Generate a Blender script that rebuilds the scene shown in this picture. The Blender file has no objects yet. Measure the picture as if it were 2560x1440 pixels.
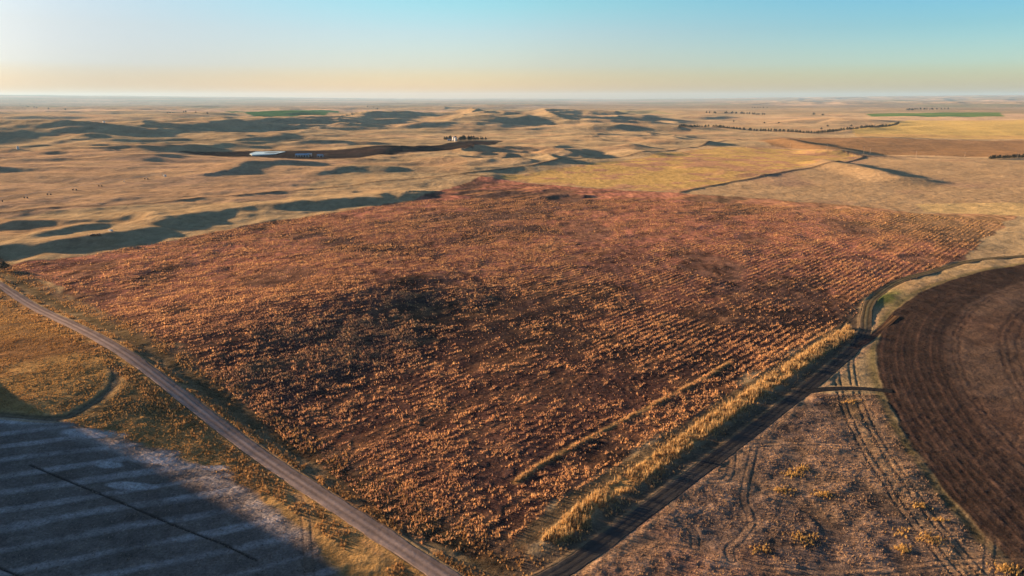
import bpy, math, random
import numpy as np
from mathutils import Vector

R = math.radians
random.seed(7)
rng = np.random.default_rng(11)
sc = bpy.context.scene

# ------------------------------------------------------------------ camera
HCAM = 100.0
FPX = 1730.0                      # focal length in pixels of the 2560 px wide photograph
PITCH = R(15.23)
cam_d = bpy.data.cameras.new("camera")
cam_d.sensor_width = 36.0
cam_d.lens = 36.0 * FPX / 2560.0
cam_d.clip_start = 0.5
cam_d.clip_end = 150000.0
cam = bpy.data.objects.new("camera", cam_d)
cam.location = (0, 0, HCAM)
cam.rotation_euler = (R(90) - PITCH, 0, 0)
sc.collection.objects.link(cam)
sc.camera = cam

# ------------------------------------------------------------------ sky and sun
SUN_EL = 6.5
SUN_AZ = -63.0                    # degrees from the view direction, negative = left
world = bpy.data.worlds.new("World")
sc.world = world
world.use_nodes = True
wn = world.node_tree.nodes
wl = world.node_tree.links
wn.clear()
w_out = wn.new("ShaderNodeOutputWorld")
w_bg = wn.new("ShaderNodeBackground")
w_sky = wn.new("ShaderNodeTexSky")
w_sky.sky_type = 'NISHITA'
w_sky.sun_disc = False
w_sky.sun_elevation = R(SUN_EL)
w_sky.sun_rotation = R(SUN_AZ)
w_sky.altitude = 600
w_sky.air_density = 1.0
w_sky.dust_density = 1.6
w_sky.ozone_density = 1.2
w_hsv = wn.new("ShaderNodeHueSaturation")
w_hsv.inputs['Saturation'].default_value = 1.0
w_bg.inputs['Strength'].default_value = 0.055
# colour grade of the low sky: one tint ramp over height for the sun side, the middle and the far side
def w_math(op, a, b=None, c=None):
    n = wn.new("ShaderNodeMath"); n.operation = op
    for k, q in enumerate((a, b, c)):
        if q is None: continue
        if isinstance(q, (int, float)): n.inputs[k].default_value = q
        else: wl.new(q, n.inputs[k])
    return n.outputs[0]
w_tc = wn.new("ShaderNodeTexCoord"); w_sep = wn.new("ShaderNodeSeparateXYZ")
wl.new(w_tc.outputs['Generated'], w_sep.inputs[0])
w_el = w_math('MULTIPLY', w_math('ARCSINE', w_sep.outputs['Z']), 180 / math.pi)
w_az = w_math('MULTIPLY', w_math('ARCTAN2', w_sep.outputs['X'], w_sep.outputs['Y']), 180 / math.pi)
TINTS = [[(0.266, 0.242, 0.254), (0.298, 0.324, 0.537), (0.315, 0.416, 0.865), (0.405, 0.485, 0.78), (0.47, 0.572, 0.825), (0.43, 0.6, 0.88)], [(1.128, 0.766, 0.507), (1.044, 0.89, 0.918), (0.837, 0.89, 1.308), (0.754, 0.916, 1.264), (0.588, 0.996, 1.237), (0.43, 0.6, 0.88)], [(1.123, 0.962, 0.937), (1.066, 1.105, 1.299), (0.855, 1.165, 1.729), (0.55, 1.0, 1.467), (0.424, 0.988, 1.451), (0.43, 0.6, 0.88)]]
W_ELS = (0.3, 1.2, 2.5, 5.0, 7.2, 20.0)
def w_ramp(cols):
    r_ = wn.new("ShaderNodeValToRGB"); wl.new(w_math('DIVIDE', w_el, 25.0), r_.inputs['Fac'])
    els = r_.color_ramp.elements
    while len(els) < 6: els.new(0.5)
    for e_, p_, c_ in zip(els, W_ELS, cols):
        e_.position = p_ / 25.0
    for k in range(6): els[k].position = W_ELS[k] / 25.0
    for k in range(6): els[k].color = (cols[k][0] / 4, cols[k][1] / 4, cols[k][2] / 4, 1)
    return r_.outputs['Color']
def w_mix(f, a, b):
    n = wn.new("ShaderNodeMix"); n.data_type = 'RGBA'; n.inputs['Factor'].default_value = 0
    wl.new(f, n.inputs['Factor']); wl.new(a, n.inputs['A'] if False else n.inputs[6]); wl.new(b, n.inputs[7]); return n.outputs[2]
def w_mr(v, a, b):
    n = wn.new("ShaderNodeMapRange"); n.interpolation_type = 'SMOOTHSTEP'; n.inputs[1].default_value = a; n.inputs[2].default_value = b; wl.new(v, n.inputs[0]); return n.outputs[0]
w_t = w_mix(w_mr(w_az, -34, 1), w_ramp(TINTS[0]), w_ramp(TINTS[1]))
w_t = w_mix(w_mr(w_az, 2, 36), w_t, w_ramp(TINTS[2]))
w_vm = wn.new("ShaderNodeVectorMath"); w_vm.operation = 'MULTIPLY'
wl.new(w_sky.outputs[0], w_vm.inputs[0]); wl.new(w_t, w_vm.inputs[1])
w_sc = wn.new("ShaderNodeVectorMath"); w_sc.operation = 'SCALE'; w_sc.inputs['Scale'].default_value = 4.0
wl.new(w_vm.outputs[0], w_sc.inputs[0]); wl.new(w_sc.outputs[0], w_hsv.inputs['Color'])
wl.new(w_hsv.outputs[0], w_bg.inputs['Color'])
wl.new(w_bg.outputs[0], w_out.inputs['Surface'])

sun_d = bpy.data.lights.new("sun", 'SUN')
sun_d.energy = 5.0
sun_d.angle = R(1.4)
sun_d.color = (1.0, 0.66, 0.38)
sun = bpy.data.objects.new("sun", sun_d)
sv = Vector((math.sin(R(SUN_AZ)) * math.cos(R(SUN_EL)), math.cos(R(SUN_AZ)) * math.cos(R(SUN_EL)), math.sin(R(SUN_EL))))
sun.rotation_euler = sv.to_track_quat('Z', 'Y').to_euler()
sc.collection.objects.link(sun)
sc.view_settings.view_transform = 'Standard'
sc.view_settings.look = 'None'
sc.view_settings.exposure = 2.05
sc.view_settings.gamma = 1.0
sc.cycles.use_denoising = True
sc.cycles.denoiser = 'OPENIMAGEDENOISE'
sc.cycles.denoising_input_passes = 'RGB_ALBEDO_NORMAL'
sc.cycles.volume_bounces = 0
sc.cycles.use_adaptive_sampling = False
sc.cycles.max_bounces = 5

# ------------------------------------------------------------------ numpy noise
def _hash(ix, iy, seed):
    h = (ix.astype(np.int64) * 374761393 + iy.astype(np.int64) * 668265263 + seed * 1274126177) & 0xFFFFFFFF
    h = ((h ^ (h >> 13)) * 1274126177) & 0xFFFFFFFF
    return ((h ^ (h >> 16)) & 0xFFFF).astype(np.float32) / 65535.0

def vnoise(x, y, seed=0):
    """smooth value noise in -1..1"""
    x = np.asarray(x, dtype=np.float64); y = np.asarray(y, dtype=np.float64)
    x0 = np.floor(x); y0 = np.floor(y)
    fx = (x - x0).astype(np.float32); fy = (y - y0).astype(np.float32)
    fx = fx * fx * fx * (fx * (fx * 6 - 15) + 10); fy = fy * fy * fy * (fy * (fy * 6 - 15) + 10)
    x0 = x0.astype(np.int64); y0 = y0.astype(np.int64)
    a = _hash(x0, y0, seed); b = _hash(x0 + 1, y0, seed)
    c = _hash(x0, y0 + 1, seed); d = _hash(x0 + 1, y0 + 1, seed)
    return (a + (b - a) * fx + (c - a) * fy + (a - b - c + d) * fx * fy) * 2 - 1

def fbm(x, y, seed=0, octv=4, gain=0.5):
    s = 0; a = 1.0; t = 0
    for k in range(octv):
        cs, sn = math.cos(0.6 * k), math.sin(0.6 * k)
        s = s + a * vnoise((x * cs - y * sn) * 2 ** k + 17.3 * k, (x * sn + y * cs) * 2 ** k - 9.1 * k, seed + k)
        t += a; a *= gain
    return s / t

def sst(a, b, x):
    t = np.clip((x - a) / (b - a), 0, 1)
    return t * t * (3 - 2 * t)

# ------------------------------------------------------------------ photograph directions to points of the place
SP, CP = math.sin(PITCH), math.cos(PITCH)
def ray(px, py):
    a = (px - 1280) / FPX; b = (720 - py) / FPX
    return np.array([a, CP + b * SP, -SP + b * CP])

def plane_pt(px, py, z=0.0):
    d = ray(px, py)
    t = (HCAM - z) / max(-d[2], 1e-4)
    return d[0] * t, d[1] * t

# ------------------------------------------------------------------ distance to a polyline
def poly_dist(X, Y, pts, closed=False):
    """unsigned distance, signed side (right of travel positive), and position 0..1 along the line"""
    pts = np.asarray(pts, dtype=np.float64)
    if closed: pts = np.vstack([pts, pts[:1]])
    seg = np.hypot(*(pts[1:] - pts[:-1]).T); tot = seg.sum(); acc = 0
    best = np.full(X.shape, 1e9); side = np.ones(X.shape); pos = np.zeros(X.shape)
    for (ax, ay), (bx, by), L in zip(pts[:-1], pts[1:], seg):
        dx, dy = (bx - ax) / L, (by - ay) / L
        t = np.clip((X - ax) * dx + (Y - ay) * dy, 0, L)
        ex = X - ax - dx * t; ey = Y - ay - dy * t
        d = np.hypot(ex, ey)
        m = d < best
        best = np.where(m, d, best)
        side = np.where(m, np.sign(ex * dy - ey * dx + 1e-9), side)
        pos = np.where(m, (acc + t) / tot, pos)
        acc += L
    return best, side, pos

def smooth_line(pts, n=8):
    """Catmull-Rom through points"""
    p = [np.array(q, float) for q in pts]
    p = [2 * p[0] - p[1]] + p + [2 * p[-1] - p[-2]]
    out = []
    for i in range(1, len(p) - 2):
        for k in range(n):
            t = k / n
            out.append(0.5 * ((2 * p[i]) + (-p[i-1] + p[i+1]) * t + (2*p[i-1] - 5*p[i] + 4*p[i+1] - p[i+2]) * t*t + (-p[i-1] + 3*p[i] - 3*p[i+1] + p[i+2]) * t**3))
    out.append(p[-2])
    return np.array(out)

# ------------------------------------------------------------------ the lie of the land
# crest line in photograph directions, height, width on the far side, width on the near side
RIDGES = [
    ([(-260, 326), (100, 322), (350, 315), (600, 301), (790, 297)], 30, 480, 330),
    ([(-260, 292), (200, 288), (600, 281)], 36, 800, 600),
    ([(-260, 308), (120, 305), (420, 301)], 16, 260, 260),
    ([(780, 303), (900, 294), (1100, 289), (1190, 288)], 30, 400, 330),
    ([(900, 318), (1010, 315), (1060, 317)], 12, 120, 140),
    ([(-260, 374), (150, 371), (240, 373)], 6, 70, 55),
    ([(-260, 384), (100, 380), (330, 376), (480, 369)], 8, 80, 60),
    ([(-260, 396), (150, 392), (260, 391)], 4, 50, 40),
    ([(555, 432), (640, 417), (780, 411)], 5, 60, 42),
    ([(800, 432), (880, 424), (960, 425)], 4, 40, 34),
    ([(-120, 562), (60, 552), (200, 545), (360, 538), (420, 546)], 3.2, 38, 34),
    ([(-80, 590), (80, 590), (160, 573), (240, 562)], 2.5, 22, 24),
    ([(-80, 622), (150, 604), (300, 580), (430, 552), (560, 520), (760, 503), (930, 490), (1010, 480)], 4.2, 60, 34),
    ([(960, 452), (1080, 441), (1200, 440)], 3.5, 60, 80),
    ([(1180, 428), (1330, 412), (1480, 400)], 3, 50, 60),
    ([(-40, 1120), (300, 985), (560, 880), (880, 735), (1150, 672), (1300, 640)], 6.3, 190, 126),
    ([(2070, 402), (2150, 417), (2250, 440)], 6, 60, 60),
    ([(1955, 348), (2020, 357), (2100, 373)], 8, 90, 70),
    ([(1735, 420), (1800, 428), (1860, 436)], 2.2, 50, 40),
    ([(1560, 364), (1600, 372), (1615, 376)], 8, 80, 70),
    ([(1640, 352), (1700, 353), (1750, 355)], 7, 90, 80),
    ([(1625, 276), (1680, 275), (1740, 278)], 30, 500, 400),
    ([(1660, 322), (1700, 320), (1745, 322)], 10, 130, 110),
    ([(1360, 492), (1410, 484), (1460, 488)], 1.5, 20, 16),
    ([(2000, 299), (2060, 297), (2120, 300)], 18, 300, 250),
    ([(1250, 283), (1360, 281), (1430, 285)], 28, 400, 300),
    ([(1180, 312), (1260, 304), (1380, 300)], 22, 260, 260),
    ([(1140, 268), (1300, 262), (1500, 262)], 30, 900, 700),
]
RW = []
RW.append((np.array([(-200.0, 197.0), (-226.0, 144.0), (-256.0, 88.0)]), 20.0, 34.0, 34.0))  # unseen hill left of the view, added to shade the lower left field
for pts, h, wf, wn_ in RIDGES:
    if math.hypot(*plane_pt(*pts[len(pts) // 2])) > 2300: h = h * (.8 if pts[0][0] < 0 else 0.7)
    RW.append((np.array([plane_pt(x, y, h) for x, y in pts]), h, wf, wn_))

# rough eroded hills: centre and half axes in photograph directions, height, wavelength
BAD = []
def bad(x, y, rx, ry, h, lam):
    cx, cy = plane_pt(x, y); ax, _ = plane_pt(x + rx, y); _, yb = plane_pt(x, y + ry); _, yt = plane_pt(x, y - ry)
    BAD.append((cx, (yb + yt) / 2, abs(ax - cx), (yt - yb) / 2, h, lam))
bad(1250, 394, 280, 32, 11, 165)
bad(1430, 312, 380, 30, 26, 420)
bad(1100, 308, 260, 18, 22, 480)
bad(450, 350, 500, 30, 8, 420)
bad(1700, 300, 260, 12, 12, 520)
bad(700, 312, 420, 20, 10, 330)
bad(1560, 345, 240, 16, 7, 170)

FE = np.array([plane_pt(-50, 650), plane_pt(1210, 441)]); FD = (FE[1] - FE[0]) / np.hypot(*(FE[1] - FE[0]))
def skyline_angle(X, Y):
    az = np.degrees(np.arctan2(X, Y))
    return np.interp(az, [-60, -36, -20, -9, 0, 9, 22, 36, 60], [0.33, 0.30, 0.18, 0.06, 0.055, 0.055, 0.11, 0.21, 0.25])

def macro_raw(X, Y):
    X = np.asarray(X, float); Y = np.asarray(Y, float)
    r = np.hypot(X, Y)
    z = 0.45 * fbm(X / 130, Y / 130, 3, 2)
    a = sst(600, 2600, r)
    z = z + a * (13 * fbm(X / 900, Y / 620, 21, 4, 0.55))
    # right hand side stays gentler than the left
    left = 1 - 0.75 * sst(-5, 16, np.degrees(np.arctan2(X, Y)))
    z = z + sst(900, 3000, r) * left * 9 * fbm(X / 420 + 5, Y / 300, 31, 3)
    for pts, h, wf, wn_ in RW:
        wm = max(wf, wn_)
        lo = pts.min(0) - wm; hi = pts.max(0) + wm
        m = (X > lo[0]) & (X < hi[0]) & (Y > lo[1]) & (Y < hi[1])
        if not m.any(): continue
        Xm = X[m]; Ym = Y[m]
        wx = Xm + vnoise(Xm / (wm * 1.1), Ym / (wm * 1.1), 77) * wm * 0.22
        wy = Ym + vnoise(Xm / (wm * 1.1), Ym / (wm * 1.1), 78) * wm * 0.22
        d, s, p = poly_dist(wx, wy, pts)
        w = np.where(s > 0, wn_, wf)
        q = np.clip(1 - d / w, 0, 1) * ((1 - sst(.55, 1, p)) if h == 6.3 else 1)
        z[m] += h * q * q * (3 - 2 * q) * (1 if wf in (34.0, 190) else np.clip(.9 + .4 * vnoise(Xm / (wm * 1.6), Ym / (wm * 1.6), 79), .4, 1.25))
    # long low swells lying across the view, thickest on the left and in the middle distance
    k = left * sst(650, 1500, r) * (1 - .5 * sst(6000, 16000, r))
    sw_ = fbm(X / 640, Y / 230, 61, 4, .45)
    z = z + k * (8.0 + 9.0 * sst(4, -16, np.degrees(np.arctan2(X, Y)))) * (1 - 2.0 * np.abs(sw_)) * sst(-.25, .35, fbm(X / 1500, Y / 1100, 63, 2))
    bx_, by_ = (X - FE[0][0]), (Y - FE[0][1])
    beyond = bx_ * -FD[1] + by_ * FD[0]                      # metres beyond the far-left edge of the big field
    k = sst(0, 60, beyond) * left * (1 - .6 * sst(4000, 9000, r)) * (0.30 + .9 * sst(-.2, .4, fbm(X / 700, Y / 420, 67, 2)))
    s1_ = np.minimum(1 + r / 1500, 4)
    z = z + .72 * k * (1.1 + .9 * s1_) * (1 - 2.2 * np.abs(fbm(X / 240, Y / 62, 65, 3, .45))) * (1 - sst(1800, 3200, r))
    z = z + k * 6.5 * sst(1300, 2400, r) * (1 - 2.2 * np.abs(fbm(X / 700, Y / 170, 66, 3, .45)))
    for cx, cy, rx, ry, h, lam in BAD:
        m = (np.abs(X - cx) < rx) & (np.abs(Y - cy) < ry)
        if not m.any(): continue
        Xm = X[m]; Ym = Y[m]
        e = 1 - ((Xm - cx) / rx) ** 2 - ((Ym - cy) / ry) ** 2
        e = sst(0, 0.7, e)
        n = 1 - np.abs(fbm(Xm / lam + 3, Ym / lam, 55, 4, 0.45)) * 2.0
        z[m] += e * h * n
    # far broken ground and the line of the horizon
    far = sst(7000, 16000, r)
    z = z + far * 26 * fbm(X / 3500, Y / 2600, 41, 4)
    rt = sst(10, 24, np.degrees(np.arctan2(X, Y))) * sst(11000, 15000, r)
    z = z + rt * 62 * (1 - 1.8 * np.abs(fbm(X / 1100, Y / 1900, 45, 3, 0.5)))
    lift = sst(14000, 40000, r)
    z = z + lift * (HCAM + r * np.tan(np.radians(skyline_angle(X, Y)))) * 0.97
    return z

# level ground for the pond, the yard and the farmstead
FLATS = []
for fx, fy, fr in ((668, 383.5, 85), (778, 391, 60), (1160, 350.5, 150)):
    a_ = plane_pt(fx, fy); z_ = float(macro_raw(np.array([a_[0]]), np.array([a_[1]]))[0])
    a_ = plane_pt(fx, fy, min(z_, 4)); FLATS.append((a_[0], a_[1], fr, min(z_, 4)))
def macro(X, Y):
    z = macro_raw(X, Y)
    for cx, cy, rad, z0 in FLATS:
        k = 1 - sst(rad * .8, rad * 2.2, np.hypot((X - cx) * .9, (Y - cy) * .7))
        z = z + (z0 - z) * k
    return z

def ground_pts(pp):
    """where the sight lines through photograph points meet the land"""
    out = []
    D = np.array([ray(x, y) for x, y in pp])
    t = np.geomspace(90, 60000, 900)
    for d in D:
        X = d[0] * t; Y = d[1] * t; Z = HCAM + d[2] * t
        g = macro(X, Y)
        k = np.argmax(Z < g)
        if k == 0: k = len(t) - 1
        t0, t1 = t[k-1], t[k]
        tt = np.linspace(t0, t1, 24)
        zz = HCAM + d[2] * tt - macro(d[0] * tt, d[1] * tt)
        j = np.argmax(zz < 0) if (zz < 0).any() else 23
        out.append((d[0] * tt[j], d[1] * tt[j]))
    return np.array(out)
G = ground_pts

# ------------------------------------------------------------------ plan of roads, tracks and fields
road1 = np.array([plane_pt(-260, 545), plane_pt(1110, 1440), ])
u1 = np.array(plane_pt(0, 713)) ; u1e = np.array(plane_pt(1108, 1440))
d1 = (u1e - u1) / np.hypot(*(u1e - u1))
road1 = np.array([u1 - d1 * 420, u1, u1e, u1e + d1 * 160])
b0 = np.array(plane_pt(1500, 1365)); b1 = np.array(plane_pt(2100, 905))
d2 = (b1 - b0) / np.hypot(*(b1 - b0)); n2 = np.array([d2[1], -d2[0]])
road2 = smooth_line(np.vstack([road1[2] + d1 * 14, G([(1395, 1432), (1500, 1362), (1600, 1288), (1800, 1138), (2000, 985), (2090, 912), (2140, 865), (2163, 828), (2166, 790), (2182, 748), (2250, 702), (2340, 676), (2430, 652), (2560, 640), (2760, 628)])]), 8)
spur = smooth_line(G([(2135, 872), (2170, 850), (2200, 826), (2240, 790)]), 6)
drive = smooth_line(G([(2020, 978), (2080, 972), (2150, 972), (2230, 978)]), 6)

cpt = G([(2202, 830), (2330, 718), (2296, 1135)])
def circle3(p):
    (ax, ay), (bx, by), (cx, cy) = p
    d = 2 * (ax * (by - cy) + bx * (cy - ay) + cx * (ay - by))
    ux = ((ax*ax+ay*ay)*(by-cy) + (bx*bx+by*by)*(cy-ay) + (cx*cx+cy*cy)*(ay-by)) / d
    uy = ((ax*ax+ay*ay)*(cx-bx) + (bx*bx+by*by)*(ax-cx) + (cx*cx+cy*cy)*(bx-ax)) / d
    return ux, uy, math.hypot(ax-ux, ay-uy)
CX, CY, CR = circle3(cpt)
print("arc e", [CR - math.hypot(*(q - np.array([CX, CY]))) for q in G([(2540, 860), (2530, 1000), (2320, 850), (2300, 1000)])])
print("circle", CX, CY, CR, "d2", d2, "d1", d1)

def zone(pts): return G(pts)
def loff(p):
    return p
Z_MAIN = zone([(0, 668), (200, 640), (420, 603), (640, 560), (860, 528), (1040, 500), (1120, 472), (1200, 441), (1420, 466), (1560, 476), (1700, 483), (1950, 500), (2165, 517), (2300, 533), (2535, 540), (2420, 632), (2330, 680), (2180, 738), (2135, 790), (2060, 835), (1700, 1062), (1380, 1275), (1250, 1400), (1060, 1360), (860, 1205), (560, 962), (330, 812), (150, 712)])
Z_GOLD = zone([(1215, 440), (1480, 410), (1700, 380), (1800, 368), (1960, 372), (2155, 392), (1700, 480), (1560, 474), (1420, 464)])
Z_TAN = zone([(1700, 481), (2155, 392), (2560, 403), (2900, 420), (2800, 560), (2540, 539), (2300, 530), (2165, 515), (1950, 498)])
Z_PALE = zone([(2290, 510), (2460, 507), (2700, 508), (2700, 560), (2545, 540), (2310, 529)])
Z_BROWN = zone([(1895, 350), (2000, 345), (2560, 351), (2800, 354), (2800, 400), (2560, 394), (2270, 388), (2050, 371), (1930, 364)])
Z_YEL = zone([(2130, 322), (2300, 300), (2700, 298), (2700, 348), (2560, 347), (2140, 341)])
Z_GRL = zone([(560, 279), (700, 276), (840, 277), (855, 283), (730, 291), (620, 286)])
Z_GRR = zone([(2165, 285), (2350, 281), (2500, 281), (2510, 291), (2320, 292), (2180, 291)])
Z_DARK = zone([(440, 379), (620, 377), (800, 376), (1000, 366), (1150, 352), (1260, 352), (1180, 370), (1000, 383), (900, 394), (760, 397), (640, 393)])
Z_LOWL = zone([(-260, 1030), (0, 1042), (150, 1052), (300, 1100), (430, 1135), (560, 1185), (660, 1250), (760, 1330), (860, 1440), (900, 1620), (-300, 1700)])
Z_LOWR = zone([(2030, 985), (2200, 985), (2250, 1075), (2350, 1220), (2500, 1380), (2600, 1460), (2700, 1700), (1300, 1700), (1420, 1450), (1530, 1365), (1830, 1130)])
Z_STRIP = zone([(1350, 1350), (1440, 1270), (1560, 1190), (1690, 1098), (1900, 955), (2060, 850), (2120, 815), (2140, 838), (2070, 880), (1920, 980), (1740, 1110), (1600, 1210), (1490, 1275), (1470, 1310), (1400, 1362)])
Z_MOW = zone([(1240, 1400), (1330, 1300), (1640, 1105), (1890, 945), (2100, 810), (2130, 800), (2060, 852), (1890, 958), (1690, 1100), (1440, 1270), (1350, 1350)])
Z_FARDRY = zone([(-260, 395), (440, 380), (760, 398), (900, 400), (700, 500), (380, 512), (0, 545), (-260, 550)])
L_GOLD2 = G([(1290, 1205), (1345, 1165), (1440, 1110), (1640, 1010), (1790, 928), (1830, 900)])
L_FENCE = [G([(-200, 545), (380, 508), (700, 478), (960, 452), (1140, 436), (1210, 441)]),
           G([(1140, 436), (1330, 413), (1480, 397), (1610, 379), (1760, 361), (1850, 349), (1950, 346), (2160, 343), (2560, 350)]),
           G([(1700, 481), (1830, 455), (1990, 425), (2090, 404), (2160, 391)]),
           G([(-200, 402), (200, 396), (500, 392), (760, 392), (930, 397)]),
           G([(1750, 362), (1960, 373), (2160, 391), (2270, 392), (2560, 401)])]
PATCH = [(1405, 492, 52, 20), (1470, 578, 70, 32), (2125, 572, 62, 26), (1780, 665, 90, 42), (1880, 600, 40, 14), (2300, 650, 50, 14), (700, 690, 90, 26), (200, 690, 60, 14)]
PW = []
for x, y, rx, ry in PATCH:
    c, a, b, t = G([(x, y), (x + rx, y), (x, y + ry), (x, y - ry)])
    PW.append((c[0], (b[1] + t[1]) / 2, abs(a[0] - c[0]), (t[1] - b[1]) / 2))
TRACKS = [smooth_line(G(p), 6) for p in (
    [(1850, 1118), (1960, 1110), (2060, 1112), (2190, 1122), (2300, 1150)],
    [(1888, 1118), (1878, 1160), (1866, 1210), (1862, 1250), (1878, 1290), (1880, 1320)],
    [(1832, 1130), (1830, 1170), (1815, 1200), (1780, 1205)],
    [(1540, 1345), (1640, 1355), (1740, 1372), (1850, 1410), (2000, 1430), (2200, 1428), (2400, 1406), (2700, 1400)],
    [(1700, 1300), (1735, 1330), (1740, 1370)],
    [(1830, 1400), (1825, 1375), (1850, 1350), (1880, 1310)],
    [(2480, 1345), (2475, 1400), (2475, 1500)],
    [(2010, 990), (2035, 1030), (2075, 1048)],
    [(285, 915), (290, 945), (262, 985), (200, 1025), (140, 1045), (0, 1035)],
    [(745, 1240), (765, 1300), (770, 1380), (775, 1460)],
    [(1920, 360), (1990, 371), (2060, 380)],
)]
LL_RIM = G([(-100, 1040), (0, 1044), (150, 1054), (300, 1101), (430, 1136), (560, 1186), (660, 1250), (740, 1320)])
LOW_LINE = [G([(75, 1162), (300, 1255), (440, 1315), (560, 1360), (640, 1400)]), G([(-60, 1395), (50, 1440), (120, 1500)])]
WHITE = [(60, 1052, 120, 9), (215, 1085, 95, 15), (275, 1163, 34, 9), (390, 1152, 60, 12), (330, 1215, 70, 10), (530, 1170, 40, 8)]
WW = []
for x, y, rx, ry in WHITE:
    c, a, b, t = G([(x, y), (x + rx, y), (x, y + ry), (x, y - ry)])
    WW.append((c[0], (b[1] + t[1]) / 2, abs(a[0] - c[0]), (t[1] - b[1]) / 2))

def inside(X, Y, pts, edge=1.0, wob=0.0, lam=20.0):
    """soft mask of a polygon, 1 inside"""
    out = np.zeros(X.shape, np.float32)
    lo = pts.min(0) - edge * 2 - wob; hi = pts.max(0) + edge * 2 + wob
    m = (X > lo[0]) & (X < hi[0]) & (Y > lo[1]) & (Y < hi[1])
    if not m.any(): return out
    Xm = X[m]; Ym = Y[m]
    d, _, _ = poly_dist(Xm, Ym, pts, True)
    ins = np.zeros(Xm.shape, bool)
    n = len(pts)
    for i in range(n):
        x0, y0 = pts[i]; x1, y1 = pts[(i + 1) % n]
        c = ((y0 > Ym) != (y1 > Ym))
        xx = x0 + (Ym - y0) / ((y1 - y0) if y1 != y0 else 1e-9) * (x1 - x0)
        ins ^= c & (Xm < xx)
    s = np.where(ins, d, -d)
    if wob: s = s + wob * fbm(Xm / lam, Ym / lam, 5, 3)
    out[m] = sst(-edge, edge, s)
    return out

def near_line(X, Y, pts, w):
    """distance to a line, evaluated only near it (others get a large value)"""
    out = np.full(X.shape, 1e6); sd = np.ones(X.shape)
    lo = pts.min(0) - w; hi = pts.max(0) + w
    m = (X > lo[0]) & (X < hi[0]) & (Y > lo[1]) & (Y < hi[1])
    if m.any():
        d, s, _ = poly_dist(X[m], Y[m], pts)
        out[m] = d; sd[m] = s
    return out, sd

W1, W2 = 5.4, 5.2
def densify(p, step):
    out = []
    for a, b in zip(p[:-1], p[1:]):
        n = max(1, int(np.hypot(*(b - a)) / step))
        for k in range(n): out.append(a + (b - a) * k / n)
    out.append(p[-1]); return np.array(out)

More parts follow.
